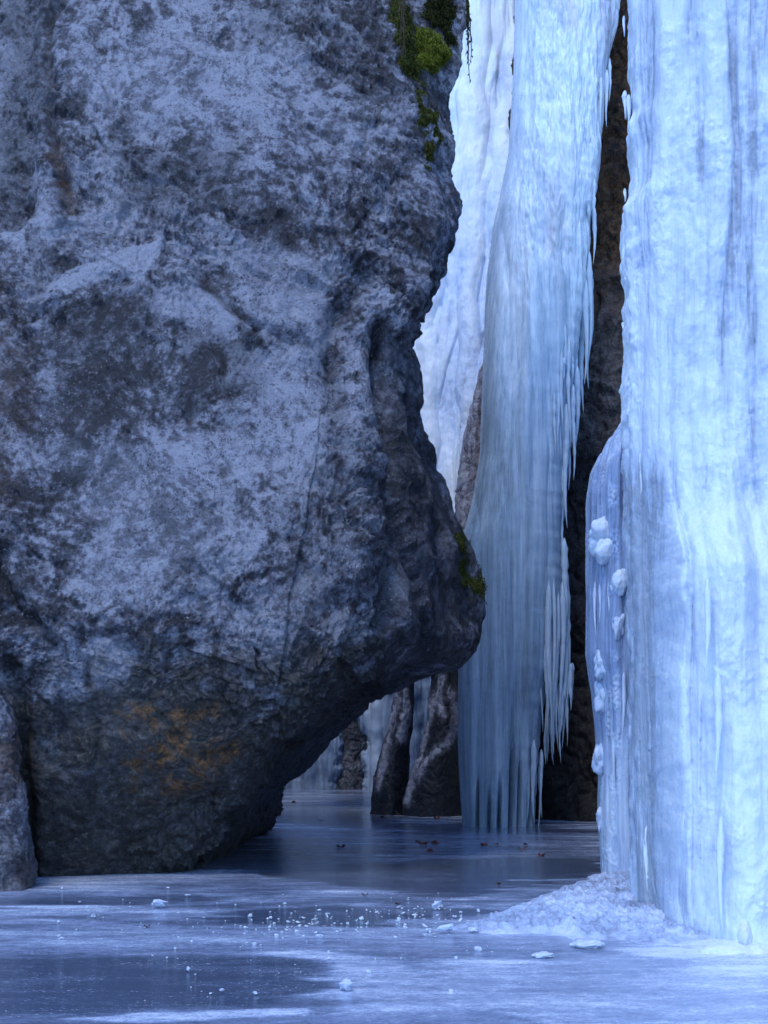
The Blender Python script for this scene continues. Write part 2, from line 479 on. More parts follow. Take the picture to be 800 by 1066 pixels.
    for pts, k in [([(150, 318), (190, 288), (232, 300), (245, 330), (250, 352), (222, 345), (200, 348), (175, 338)], .85),
                   ([(228, 262), (270, 248), (322, 256), (352, 285), (340, 318), (325, 345), (285, 345), (250, 318)], .75),
                   ([(60, 60), (170, 30), (300, 60), (250, 120), (120, 130)], .30), ([(300, 90), (390, 110), (385, 160), (330, 150)], .3),
                   ([(50, 200), (150, 190), (140, 240), (60, 260)], .25), ([(80, 470), (240, 440), (270, 560), (220, 640), (90, 640)], .34),
                   ([(270, 380), (345, 400), (335, 500), (300, 520), (280, 470)], .38), ([(245, 640), (310, 650), (305, 700), (250, 700)], .45),
                   ([(90, 660), (170, 680), (160, 730), (120, 790), (50, 700), (50, 660)], .4)]:
        pale = np.maximum(pale, k * sst(14, -14, poly_sd(qx, qy, pts) + 16 * n2 + 8 * n1))
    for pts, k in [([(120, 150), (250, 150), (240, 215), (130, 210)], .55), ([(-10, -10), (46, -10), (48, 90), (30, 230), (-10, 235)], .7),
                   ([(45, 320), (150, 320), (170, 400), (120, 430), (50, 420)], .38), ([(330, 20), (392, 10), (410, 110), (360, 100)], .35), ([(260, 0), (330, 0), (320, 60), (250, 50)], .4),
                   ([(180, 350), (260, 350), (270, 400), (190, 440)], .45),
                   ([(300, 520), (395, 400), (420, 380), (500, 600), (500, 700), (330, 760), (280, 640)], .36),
                   ([(395, 345), (430, 350), (470, 500), (500, 640), (420, 690), (396, 600)], .78)]:  # side facet turned to the right: its shade is put into the colour
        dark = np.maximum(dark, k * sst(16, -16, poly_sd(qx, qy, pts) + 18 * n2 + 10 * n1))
    olive = .92 * sst(40, -34, poly_sd(qx, qy, [(-30, 960), (-30, 740), (30, 700), (60, 760), (140, 690), (210, 670), (260, 720), (330, 680), (480, 700), (520, 740), (300, 960)]) + 42 * n2 + 22 * n1)
    brown = sst(16, -18, poly_sd(qx, qy, [(120, 760), (160, 735), (215, 738), (250, 765), (235, 800), (190, 825), (140, 810)]) + 30 * n2 + 10 * n1) * sst(-.25, .3, fbm(Pw, 4.2, 4, .65, off=402))
    brown = np.maximum(brown, .2 * sst(16, -16, poly_sd(qx, qy, [(-20, 280), (18, 300), (22, 420), (14, 540), (-20, 560)]) + 22 * n2 + 12 * n1))
    brown = np.maximum(brown, .4 * sst(6, -6, line_d(qx, qy, [(56, 140), (62, 170), (72, 205)]) - 7 + 9 * n2))
    tone = .70 * fbm(P, .42, 3, .6, off=301) - .75 * olive + .55 * (1 - .45 * smooth) * fbm(Pw, 1.9, 4, .65, off=333) + .3 * (v2 - .5) + .5 * (v3 - .5) + 1.0 * pale + .16
    tone += 1.1 * scar - .45 * hollow
    tone += .55 * sst(.15, .6, fbm(Pw, 3.1, 3, .6, off=350)) - .75 * sst(.2, .6, fbm(Pw, 3.3, 4, .65, off=371)) - .25 * smooth + .55 * fbm(Pw, 8, 3, .7, off=390)
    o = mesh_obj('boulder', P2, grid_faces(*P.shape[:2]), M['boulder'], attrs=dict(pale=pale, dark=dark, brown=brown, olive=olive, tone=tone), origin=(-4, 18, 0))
    tag(o, 'huge overhanging grey boulder with an undercut base and a blunt nose jutting right', 'boulder')
    return P2, N, px, py


BP, BN, Bpx, Bpy = build_boulder()


# ------------------------------------------------------------------ moss on the boulder
def moss_mat(name, stops):
    k = NT(name)
    c = k.ramp(k.math('ADD', k.math('MULTIPLY', k.noise(9, 3), .6), k.math('MULTIPLY', k.noise(60, 3), .4)), stops)
    return k.out(c, .85, None, **{'Specular IOR Level': .15})


M['moss'] = moss_mat('green_moss', [(.3, (.03, .035, .006)), (.5, (.12, .135, .014)), (.7, (.26, .265, .026))])
M['moss_dark'] = moss_mat('dark_moss', [(.3, (.007, .008, .003)), (.5, (.025, .028, .006)), (.7, (.07, .075, .012))])
M['moss_olive'] = moss_mat('olive_moss', [(.3, (.014, .016, .005)), (.5, (.05, .056, .010)), (.7, (.12, .125, .018))])
M['twig'] = moss_mat('dry_stem', [(.3, (.03, .02, .015)), (.6, (.10, .07, .05)), (.8, (.2, .16, .12))])


def blades(base, dirs, length, width, bend, rs):
    """little drooping leaf blades; returns V, F (quads)"""
    n = len(base)
    side = np.cross(dirs, rs.normal(size=(n, 3))); side /= np.linalg.norm(side, axis=1)[:, None] + 1e-9
    mid = base + dirs * (length * .55)[:, None]
    tip = base + dirs * length[:, None] + np.array([0, 0, -1]) * (bend * length)[:, None]
    w = width[:, None]
    V = np.stack([base - side * w, base + side * w, mid + side * w * .8, mid - side * w * .8, tip + side * w * .15, tip - side * w * .15], 1)
    i = (np.arange(n) * 6)[:, None]
    return V.reshape(-1, 3), np.concatenate([i + [0, 1, 2, 3], i + [3, 2, 4, 5]])


def moss(polys, n, thick, mat, label, lmin=.02, lmax=.05, grp='moss growing on the boulder'):
    sd = np.full(Bpx.shape, 1e9)
    nz = 7 * fbm(BP, 5, 3, .6, off=50)
    for p in polys:
        sd = np.minimum(sd, poly_sd(Bpx, Bpy, p) if isinstance(p[0], tuple) else line_d(Bpx, Bpy, p[1:]) - p[0])
    sd = sd + nz
    ok = (sd < 0) & (BN[..., 1] < .35)
    idx = np.argwhere(ok)
    if not len(idx): return
    rs = np.random.default_rng(len(idx))
    q = idx[rs.integers(0, len(idx), n)]
    base = BP[q[:, 0], q[:, 1]]; nn = BN[q[:, 0], q[:, 1]]
    deep = np.clip(-sd[q[:, 0], q[:, 1]] / 14, 0, 1) ** .5
    base = base + rs.normal(size=base.shape) * .008 + nn * (thick * deep * rs.uniform(.35, 1, n))[:, None]
    d = nn * .75 + rs.normal(size=base.shape) * .55 + np.array([0, 0, -.5])
    d /= np.linalg.norm(d, axis=1)[:, None]
    V, Fc = blades(base, d, rs.uniform(lmin, lmax, n), rs.uniform(.003, .008, n), rs.uniform(.2, .9, n), rs)
    # cushion underneath: the rock surface swollen outwards where moss grows
    r0, c0 = idx.min(0); r1, c1 = idx.max(0) + 1
    sub = (slice(max(r0 - 1, 0), r1 + 1), slice(max(c0 - 1, 0), c1 + 1))
    lift = np.clip(-sd[sub] / 14, 0, 1) ** .5 * thick * (.75 + .4 * fbm(BP[sub], 9, 3, off=2)) - .02 * (sd[sub] >= 0) - .008
    Pc = BP[sub] + BN[sub] * lift[..., None]
    f = grid_faces(*Pc.shape[:2])
    keep = (sd[sub] < 4).ravel()
    f = f[keep[f].all(1)]
    o = mesh_obj('moss_clump', np.concatenate([Pc.reshape(-1, 3), V]), [f, Fc + Pc[..., 0].size], mat, origin=base.mean(0))
    tag(o, label, 'moss', grp)


moss([[(428, 38), (440, 30), (455, 36), (464, 58), (460, 74), (446, 78), (432, 66)]], 5000, .16, M['moss'], 'bright yellow-green moss cushion high on the boulder edge', .02, .045)
moss([[(402, -12), (416, -8), (428, 30), (430, 66), (432, 84), (420, 82), (412, 50), (405, 15)]], 3600, .07, M['moss_olive'], 'narrow olive moss strip hanging down the boulder, at the left of the bright cushion', .02, .06)
moss([[(436, -12), (474, -12), (474, 25), (468, 52), (458, 30), (444, 24), (438, 8)]], 3800, .09, M['moss_dark'], 'dark brownish moss patch under the top edge, above the bright cushion', .02, .07)
moss([[4, (434, 84), (437, 105), (446, 122), (452, 140), (450, 158), (446, 172)], [3, (437, 118), (441, 142), (447, 158)], [5, (444, 120), (445, 128)]], 2600, .05, M['moss_olive'], 'thin looping moss string trailing down the rock below the bright cushion', .015, .04)
moss([[3, (477, 560), (486, 582), (494, 604), (497, 622)], [3.5, (484, 586), (490, 606)]], 1800, .03, M['moss_olive'], 'small green moss streak on the edge of the jutting boulder nose', .012, .03)


def tube(pts, r, k=6):
    pts = np.asarray(pts, float); n = len(pts)
    r = np.broadcast_to(np.asarray(r, float), (n,))
    t = np.gradient(pts, axis=0); t /= np.linalg.norm(t, axis=1)[:, None] + 1e-9
    ref = np.array([.31, .77, .21])
    a = np.cross(t, ref); a /= np.linalg.norm(a, axis=1)[:, None] + 1e-9
    b = np.cross(t, a)
    ang = np.arange(k) / k * 2 * np.pi
    V = pts[:, None] + r[:, None, None] * (np.cos(ang)[None, :, None] * a[:, None] + np.sin(ang)[None, :, None] * b[:, None])
    return V.reshape(-1, 3), grid_faces(n, k, True)


def merge(parts):
    V, Fs, o = [], [], 0
    for v, f in parts:
        V.append(v); Fs.append(f + o); o += len(v)
    return np.concatenate(V), np.concatenate(Fs)


def hanging_root(label, x0, y0, y1, d, seed, spread, n, mat, w=.006):
    rs = np.random.default_rng(seed); parts = []
    for i in range(n):
        a = rs.uniform(0, 1); L = (y1 - y0) * rs.uniform(.45, 1)
        m = 16
        yy = np.linspace(y0 - 12, y0 + L, m)
        xx = x0 + rs.normal() * spread + np.cumsum(rs.normal(size=m)) * .5
        pts = np.array([W(x, y, d + rs.normal() * .01) for x, y in zip(xx, yy)])
        parts.append(tube(pts, np.linspace(w, w * .35, m), 5))
        for k in range(2, m, 1):        # tiny rootlets and moss flecks caught along the strand
            if rs.random() < .8:
                q = pts[k] + rs.normal(size=3) * .012
                parts.append(tube([pts[k], q, q + rs.normal(size=3) * .02 - [0, 0, .02]], [w * .8, w * .7, w * .2], 4))
    V, Fc = merge(parts)
    o = mesh_obj('hanging_root', V, Fc, mat, origin=W(x0, y0, d))
    return tag(o, label, 'root')


hanging_root('dark mossy root strand dangling free past the boulder top against white ice', 486, 5, 86, 17.35, 4, 1.0, 4, M['moss_dark'], .012)
hanging_root('dry straw stems hanging in front of the moss at the boulder top', 420, 0, 62, 16.4, 9, 2.5, 5, M['twig'], .006)


# ------------------------------------------------------------------ generic rock masses
def rock_mass(name, mat, ctrl_rows, counts, amp=1.0, freq=1.0, label=None, cat='rock', group=None, kind=None, masks=None, extra=None, nrows=200, origin=None, seed=0):
    """ctrl_rows: fn(z array) -> list of (rows,2) xy curves; z rows given by ctrl_rows.z"""
    Z = ctrl_rows.z
    ctrl = [np.stack([np.broadcast_to(x, Z.shape), np.broadcast_to(y, Z.shape), Z], -1) for x, y in ctrl_rows(Z)]
    P = catmull(ctrl, counts)
    N = normals(P)
    Pw = P + .3 / freq * np.stack([fbm(P, .9 * freq, 2, off=a + seed) for a in (1, 22, 43)], -1)
    h = amp * (.16 * fbm(Pw, .6 * freq, 3, off=5 + seed) + .07 * (fbm(Pw, 1.6 * freq, 4, .55, off=6 + seed, ridge=True) - .8) + .03 * fbm(Pw, 6 * freq, 4, .6, off=8 + seed))
    w1, w2 = worley(Pw[..., 0] * 2 * freq, Pw[..., 1] * 2 * freq, Pw[..., 2] * 2.6 * freq, 3 + seed)
    h -= amp * .05 * np.clip(1 - (w2 - w1) / .14, 0, 1)
    px, py = proj(P)
    if extra: h = h + extra(P, px, py)
    P2 = P + N * h[..., None]
    at = dict(pale=0 * px, dark=0 * px, brown=0 * px, olive=0 * px)
    if masks: at.update(masks(P, px, py))
    o = mesh_obj(name, P2, grid_faces(*P.shape[:2]), mat, attrs=at, origin=origin if origin is not None else (P[..., 0].mean(), P[..., 1].mean(), 0))
    return tag(o, label, cat, group, kind), P2, N


class Rows:
    def __init__(s, z, fn): s.z = np.asarray(z, float); s.fn = fn
    def __call__(s, z): return s.fn(z)


def edge_lean(pts, dfun):
    q = []
    for x, y in pts:
        z = 5.0
        for _ in range(60): z = H + (HY - y) / F * dfun(z)
        q.append((z, (x - CX) / F * dfun(z)))
    q = sorted(q)
    return lambda z, w=.06: smooth_interp(z, q, w)


def edge(pts, d):
    """photo outline [(px,py)] at depth d -> fn(z) giving x"""
    q = sorted([(H + (HY - y) / F * d, (x - CX) / F * d) for x, y in pts])
    return lambda z, w=.06: smooth_interp(z, q, w)


# small rock at the bottom left, in front of the boulder
def foot_rows(z):
    e = edge([(31, 935), (28, 925), (25, 890), (19, 850), (13, 800), (9, 760), (0, 735), (-16, 715), (-60, 690), (-120, 680)], 13.9)
    x = e(z)
    return [(-7.5 + 0 * z, 14.6 + 0 * z), (-5.6 + 0 * z, 13.7 + z * .22), (x - .7, 13.55 + z * .2), (x - .12, 13.7 + z * .16), (x, 13.95 + z * .1), (x - .05, 14.5 + 0 * z), (x - .6, 15.4 + 0 * z)]


rock_mass('rock_slab', M['boulder'], Rows(np.linspace(-.25, 2.35, 170), foot_rows), [8, 60, 40, 30, 24, 16], .45, 1.6,
          'small tan-grey rock slab at the bottom left against the boulder foot', 'rock',
          masks=lambda P, px, py: dict(olive=.45 * sst(-.2, .4, fbm(P, 1.6, 3, off=2)), brown=.35 * sst(-.1, .4, fbm(P, 1.1, 3, off=12)), pale=.3 * sst(.1, -.4, P[..., 2] - .3), tone=.5 * fbm(P, 2.5, 4, .65, off=9) - .1), seed=2)


# dark cliff behind the curtain, seen in the gap
def cliff_rows(z):
    lean = 0.03 * z + .20 * 2.0 * np.log1p(np.exp((z - 7.5) / 2.0))
    return [(3.0 + 0 * z, 30.5 + lean), (3.0 + 0 * z, 28.2 + lean), (3.2 + .0 * z, 26.7 + lean), (4.6 + 0 * z, 25.9 + lean), (7.5 + 0 * z, 24.5 + lean), (12 + 0 * z, 22 + lean)]


def cliff_extra(P, px, py):
    d = 0
    for y0, a in [(48, .35), (110, .3), (180, .35), (300, .3), (335, .2), (405, .35), (520, .25), (640, .3)]:
        yy = py + 10 * fbm(P, 1.2, 2, off=y0) + (px - 610) * .25
        d = d + a * .35 * (sst(y0 - 16, y0 - 3, yy) - sst(y0 - 3, y0 + 18, yy))
    return d


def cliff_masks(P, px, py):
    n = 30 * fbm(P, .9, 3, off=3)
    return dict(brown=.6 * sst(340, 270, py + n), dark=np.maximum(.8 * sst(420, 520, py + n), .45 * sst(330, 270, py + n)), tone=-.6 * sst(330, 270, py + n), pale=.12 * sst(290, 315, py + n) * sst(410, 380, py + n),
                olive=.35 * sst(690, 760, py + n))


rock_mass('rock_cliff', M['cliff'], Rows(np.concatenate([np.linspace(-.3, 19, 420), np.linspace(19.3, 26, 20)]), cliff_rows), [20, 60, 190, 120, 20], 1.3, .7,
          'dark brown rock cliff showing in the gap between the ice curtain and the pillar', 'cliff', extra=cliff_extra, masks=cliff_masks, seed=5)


# leaning ribbed rock between the white icefall and the curtain
def rib_rows(z):
    d = 26.2
    l = edge([(575, 200), (560, 262), (535, 310), (512, 345), (496, 385), (484, 430), (476, 470), (474, 560), (484, 700), (494, 860)], d)(z, .25)
    return [(l + .7, d + 2.0 + 0 * z), (l + .08, d + .7 + 0 * z), (l + .12, d + .22 + 0 * z), (l + .42, d + 0 * z), (l + .8, d + .15 + 0 * z), (l + 1.3, d + .9 + 0 * z)]


M['rib'] = rock_mat('frosted_rock', (.13, .12, .15), (.34, .325, .40), (.62, .64, .74), (.75, .78, .86), .8, .5, .8)
rock_mass('rock_rib', M['rib'], Rows(np.linspace(-.3, 10.9, 300), rib_rows), [14, 14, 24, 24, 20], .5, 1.0,
          'purplish brown rock rib glazed with frost between the white icefall and the curtain', 'rock',
          extra=lambda P, px, py: .09 * pn(px * .16 + py * .02, py * .008, 4.2) + .05 * pn(px * .4 + py * .05, py * .02, 9.2),
          masks=lambda P, px, py: dict(brown=.12 * sst(-.2, .4, fbm(P, 1.0, 3, off=6, sc=(2, 2, .3))), tone=.9 * fbm(P, 1.4, 4, .6, off=26, sc=(3, 3, .25)), pale=.6 * sst(280, 60, py) + .3 * sst(0, .5, fbm(P, 1.5, 3, off=11, sc=(2, 2, .25)))), seed=7)


# two dark rocks seen through the arch
def hump_rows(left, right, d, top):
    def fn(z):
        l = edge(left, d)(z, .04); r = edge(right, d)(z, .04)
        c = (l + r) / 2; w = (r - l)
        return [(l + w * .3, d + 1.3 + 0 * z), (l, d + .5 + 0 * z), (l + w * .18, d + .1 + 0 * z), (c, d - .18 + 0 * z), (r - w * .15, d + .1 + 0 * z), (r, d + .5 + 0 * z), (r - w * .3, d + 1.3 + 0 * z)]
    return Rows(np.linspace(-.2, H + (HY - top) / F * d, 220), fn)


def streaks(pts, k=1.0, w=4):
    def f(P, px, py):
        n = 2.5 * fbm(P, 3, 3, off=4)
        m = 0
        for p in pts: m = np.maximum(m, np.exp(-((line_d(px + n, py + n, p)) / w) ** 2))
        return dict(pale=k * m * (.6 + .5 * fbm(P, 5, 3, off=2)), tone=-1.05 + 1.9 * m + .5 * fbm(P, 1.2, 3, off=6, sc=(2.5, 2.5, .4)), dark=.3 * (1 - m) * sst(700, 800, py))
    return f


rock_mass('arch_rock', M['hump'], hump_rows([(384, 858), (386, 842), (388, 820), (394, 790), (404, 760), (409, 735), (410, 690), (410, 660)], [(424, 858), (426, 820), (428, 780), (432, 740), (432, 690), (432, 660)], 28.6, 665),
          [10, 16, 22, 30, 16, 10], .2, 1.8, 'narrow dark rock rib standing in the ice, seen through the arch beside the far icefall', 'rock',
          masks=streaks([[(414, 690), (412, 740), (402, 780), (394, 820)], [(422, 700), (424, 740), (418, 770)]], .75, 5), seed=1)
rock_mass('arch_rock', M['hump'], hump_rows([(418, 858), (420, 840), (424, 820), (436, 785), (446, 750), (450, 715), (452, 690), (454, 660)], [(484, 858), (483, 830), (481, 780), (480, 740), (480, 690), (480, 660)], 27.9, 665),
          [10, 16, 26, 34, 20, 10], .22, 1.7, 'broad dark rock hump with pale diagonal veins, just left of the curtain foot', 'rock',
          masks=streaks([[(460, 705), (450, 740), (440, 780), (426, 815)], [(476, 735), (472, 765), (450, 785), (430, 815), (424, 835)], [(455, 720), (462, 745)], [(468, 720), (478, 745)]], .95, 4.5), seed=3)


# ------------------------------------------------------------------ ice surfaces
def bundle(U, Z, n, u_rng, z_rng, r_rng, l_rng, seed, wob=.05, round_=1.0, tip=.35, wavy=.05):
    """height field of many overlapping vertical ice runs: U, Z grids in metres"""
    rs = np.random.default_rng(seed)
    h = np.full(U.shape, -.2)
    for i in range(n):
        u0 = rs.uniform(*u_rng); r = r_rng[0] * (r_rng[1] / r_rng[0]) ** rs.random()
        L = rs.uniform(*l_rng); zt = rs.uniform(*z_rng); zb = zt - L
        uc = u0 + wob * np.sin(Z * rs.uniform(.4, 1.3) + rs.uniform(0, 6)) + .4 * wob * np.sin(Z * rs.uniform(2, 4) + rs.uniform(0, 6))
        rr = r * np.clip((Z - zb) / (tip * L), 0, 1) ** .55 * np.clip((zt + .3 * L - Z) / (.3 * L), 0, 1) ** .5
        rr = rr * (1 + wavy * np.sin(Z * rs.uniform(3, 8) + rs.uniform(0, 6)))
        q = rr * rr - (U - uc) ** 2
        h = np.maximum(h, np.where(q > 0, np.sqrt(np.maximum(q, 0)) * round_ - r * .4, -.2))
    return np.maximum(h, -.09)


def ice_blob(c, r, seed, stretch=(1, 1, 1.1), nu=26, nv=18, lump=.22):
    th = np.linspace(0, 2 * np.pi, nu, endpoint=False); ph = np.linspace(-np.pi / 2, np.pi / 2, nv)
    T, Ph = np.meshgrid(th, ph)
    D = np.stack([np.cos(Ph) * np.cos(T), np.cos(Ph) * np.sin(T), np.sin(Ph)], -1)
    rad = r * (1 + lump * fbm(D + seed * 3.1, 1.4, 3, off=seed))
    P = np.asarray(c) + D * rad[..., None] * np.asarray(stretch)
    return P.reshape(-1, 3), grid_faces(nv, nu, True)


def icicle_geo(top, length, r, seed, k=9, n=22, lean=0.0):
    rs = np.random.default_rng(seed)
    t = np.linspace(0, 1, n)
    rad = r * (1 - t) ** .8 * np.minimum(1, (t + .02) / .22) ** .6 * (1 + .14 * np.sin(t * length * rs.uniform(14, 26) + rs.uniform(0, 6)) + .08 * rs.normal(size=n)) + .0015
    rad[0] *= .6
    pts = np.stack([top[0] + lean * t * length + .02 * length * np.sin(t * 5 + rs.uniform(0, 6)) * t, top[1] + .01 * np.sin(t * 7), top[2] - t * length], -1)
    return tube(pts, rad, k)


def icicle_part(top, length, r, seed, parent, mat, tone=.5, lean=0.0):
    V, Fc = icicle_geo(top, length, r, seed, lean=lean)
    o = mesh_obj('icicle', V, Fc, mat, parent, attrs=dict(tone=np.full(len(V), tone), dirt=np.zeros(len(V))), origin=top)
    return o


# ---- near pillar on the right
def near_pillar():
    root = empty('ice_pillar', (3.1, 10.6, 0), label='towering pale blue ice pillar with fluted sides that fills the right of the view', cat='frozen waterfall')
    d = 11.6
    le = edge([(650, -200), (652, 0), (653, 40), (656, 95), (650, 110), (656, 140), (654, 180), (645, 200), (647, 235), (644, 245), (648, 270), (650, 330), (648, 420), (650, 470), (652, 560), (654, 800), (656, 960), (656, 1000)], d)
    le0 = le; le = lambda z, w: le0(z, w) + .125
    Z = np.concatenate([np.linspace(-.12, 7.7, 800), np.linspace(7.72, 10, 40)])
    x = le(Z, .03)
    lean = .035 * Z
    bell = .10 * np.exp(-Z / .35)
    one = 0 * Z
    ctrl = [np.stack([a, b, Z], -1) for a, b in [(x + .9, 14.2 + one), (x + .10, 12.5 + one), (x, 11.75 + lean), (x + .10, 11.48 + lean), (one + 2.42, 11.32 + lean - bell), (one + 3.2, 10.92 + lean - bell * 1.5), (one + 4.3, 10.8 + lean), (one + 6.0, 11.4 + lean)]]
    P = catmull(ctrl, [20, 40, 40, 80, 110, 120, 30])
    N = flat_normals(P, .35)
    seg = np.linalg.norm(np.diff(P, axis=1), axis=2)
    U = np.concatenate([np.zeros((len(Z), 1)), np.cumsum(seg, 1)], 1)
    ref = np.abs(P[:, :, 0] - (2.42)).argmin(1)
    U = U - U[np.arange(len(Z)), ref][:, None]           # u = 0 where the front column starts
    ZZ = P[..., 2]
    px, py = proj(P)
    h = .75 * bundle(U, ZZ, 130, (-2.2, 3.4), (1.0, 11), (.05, .20), (2.5, 7.0), 5, wavy=.03, tip=.6)
    h = np.maximum(h, .75 * bundle(U, ZZ, 300, (-2.2, 3.4), (.3, 10), (.014, .045), (.8, 3.6), 8, wob=.02, wavy=.03, tip=.6))
    hb = np.maximum(h, 1.0 * bundle(U, ZZ, 80, (-2.2, 3.4), (.5, 9), (.03, .10), (.5, 2.2), 31, wob=.015, wavy=.04, tip=.16) - .01)
    h = hb = np.maximum(hb, -.025)
    h = h + .007 * fbm(P, 16, 3, .65, off=27, sc=(1, 1, .5)) + .012 * fbm(P, 5, 3, .6, off=29, sc=(1.4, 1.4, .25))
    # the front column: stands proud of the face below about 4 m, its foot reaches furthest out
    up = sst(690 - 12, 690 + 7, px + 7 * fbm(P, 1.6, 3, off=3))
    col_z = sst(505, 610, py + 26 * fbm(P, 1.1, 3, off=8))
    right = sst(818, 760, px + (py - 760) * .08)
    step = .42 * up * col_z + .22 * up * sst(440, 560, py + 30 * fbm(P, 1.1, 2, off=2))
    h += .10 * np.exp(-((px - 735) / 34) ** 2) * sst(500, 640, py)
    h -= .22 * sst(752, 775, px + (py - 520) * .02) * sst(800, 640, py) * sst(440, 520, py)
    h += .07 * fbm(P, .9, 3, off=40, sc=(1, 1, .45)) + .035 * fbm(P, 4, 3, off=41, sc=(1, 1, .6))
    # lumpy freezing spray, beads near the left edge
    knob = np.stack([U, 0 * U, ZZ], -1) + .02 * fbm(P, 9, 2, off=5)[..., None]
    _, kv = facets(knob, 17.0, 3)
    w1, w2 = worley(knob[..., 0] * 18, knob[..., 2] * 14, None, 3)
    rough = sst(-.25, .4, fbm(P, 1.3, 3, off=21)) * .8 + .9 * sst(664, 652, px) * sst(-.15, .3, fbm(P, 2.2, 2, off=71))
    h += (.020 + .02 * sst(672, 655, px)) * np.clip(1 - w1 * w1 * 1.6, 0, 1) * np.clip(rough, .05, 1.5) * sst(-.2, .5, fbm(P, 6, 2, off=19))
    h += .012 * fbm(P, 9, 3, .6, off=23, sc=(1, 1, .5)) * np.clip(rough + .3, 0, 1.4)
    w1, w2 = worley(U * 42, ZZ * 36, None, 7)
    h += .006 * np.clip(1 - w1 * 1.3, 0, 1) * np.clip(rough, .1, 1.5)
    w3, _ = worley(knob[..., 0] * 7.5, knob[..., 2] * 6, None, 13)
    h += .06 * np.clip(1 - w3 * w3 * 1.8, 0, 1) * sst(676, 656, px) * sst(-.3, .3, fbm(P, 2.6, 2, off=88))
    P2 = P + N * h[..., None] - np.array([0, 1, 0]) * step[..., None]
    tone = .50 + .20 * up * sst(450, 600, py) - (.42 + .25 * fbm(P, 1.6, 3, off=93, sc=(1, 1, .4))) * (1 - up) * sst(425, 500, py) + .3 * fbm(P, .8, 3, off=50, sc=(1, 1, .3)) + .16 * fbm(P, 7, 4, .65, off=52, sc=(1, 1, .35)) - .10 * sst(690, 660, px) * sst(440, 520, py)  # set-back strip left of the column: its shade is put into the tone
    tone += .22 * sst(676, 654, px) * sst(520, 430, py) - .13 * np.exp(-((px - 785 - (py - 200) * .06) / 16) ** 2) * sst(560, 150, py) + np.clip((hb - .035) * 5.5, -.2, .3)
    part = mesh_obj('ice_face', P2, grid_faces(*P.shape[:2]), M['ice_near'], root, attrs=dict(tone=tone, dirt=0 * tone))
    part['label'] = 'fluted blue-white front of the pillar'
    rs = np.random.default_rng(2)
    # icicles along the ragged left edge and in the notches of the face
    for i, (ix, iy, L, r) in enumerate([(651, 94, 30, 3.2), (655, 98, 34, 3.0), (653, 102, 22, 2.2), (656, 128, 26, 2.6), (650, 16, 22, 2), (651, 196, 14, 2), (649, 335, 10, 1.6),
                                        (748, 700, 120, 5.5), (737, 600, 110, 4.5), (668, 470, 50, 3), (674, 860, 80, 4), (751, 850, 120, 5)]):
        dd = 11.75 if ix < 662 else (11.15 if ix < 688 else 10.35)
        if ix > 660:                                      # sit on the face that is there
            k = np.argmin(np.hypot(px - ix, py - iy)); q = P2.reshape(-1, 3)[k]; dd = q[1] + .004
        else:
            k = np.argmin(np.hypot(px - ix - 3, py - iy)); dd = P2.reshape(-1, 3)[k][1]
        sc = dd / F
        icicle_part(W(ix, iy, dd), L * sc, r * sc, i, root, M['ice_near'], .85)
    # snowy frozen lumps at the foot
    for i, (ix, iy, r, st) in enumerate([(757, 995, 24, (1.4, .9, .5)), (787, 993, 17, (1.2, .9, .6)), (776, 975, 9, (.8, .8, 1.9)), (726, 998, 11, (1.6, 1, .45))]):
        dd = 9.7 if iy > 980 else 9.85
        sc = dd / F
        V, Fc = ice_blob((0, 0, 0), r * sc, i + 3, st, 40, 28)
        mesh_obj('frozen_lump', V + W(ix, iy, dd), Fc, M['frost'], root, attrs=dict(tone=np.full(len(V), .9), dirt=np.zeros(len(V))), origin=W(ix, iy, dd))
    return P2


near_pillar()


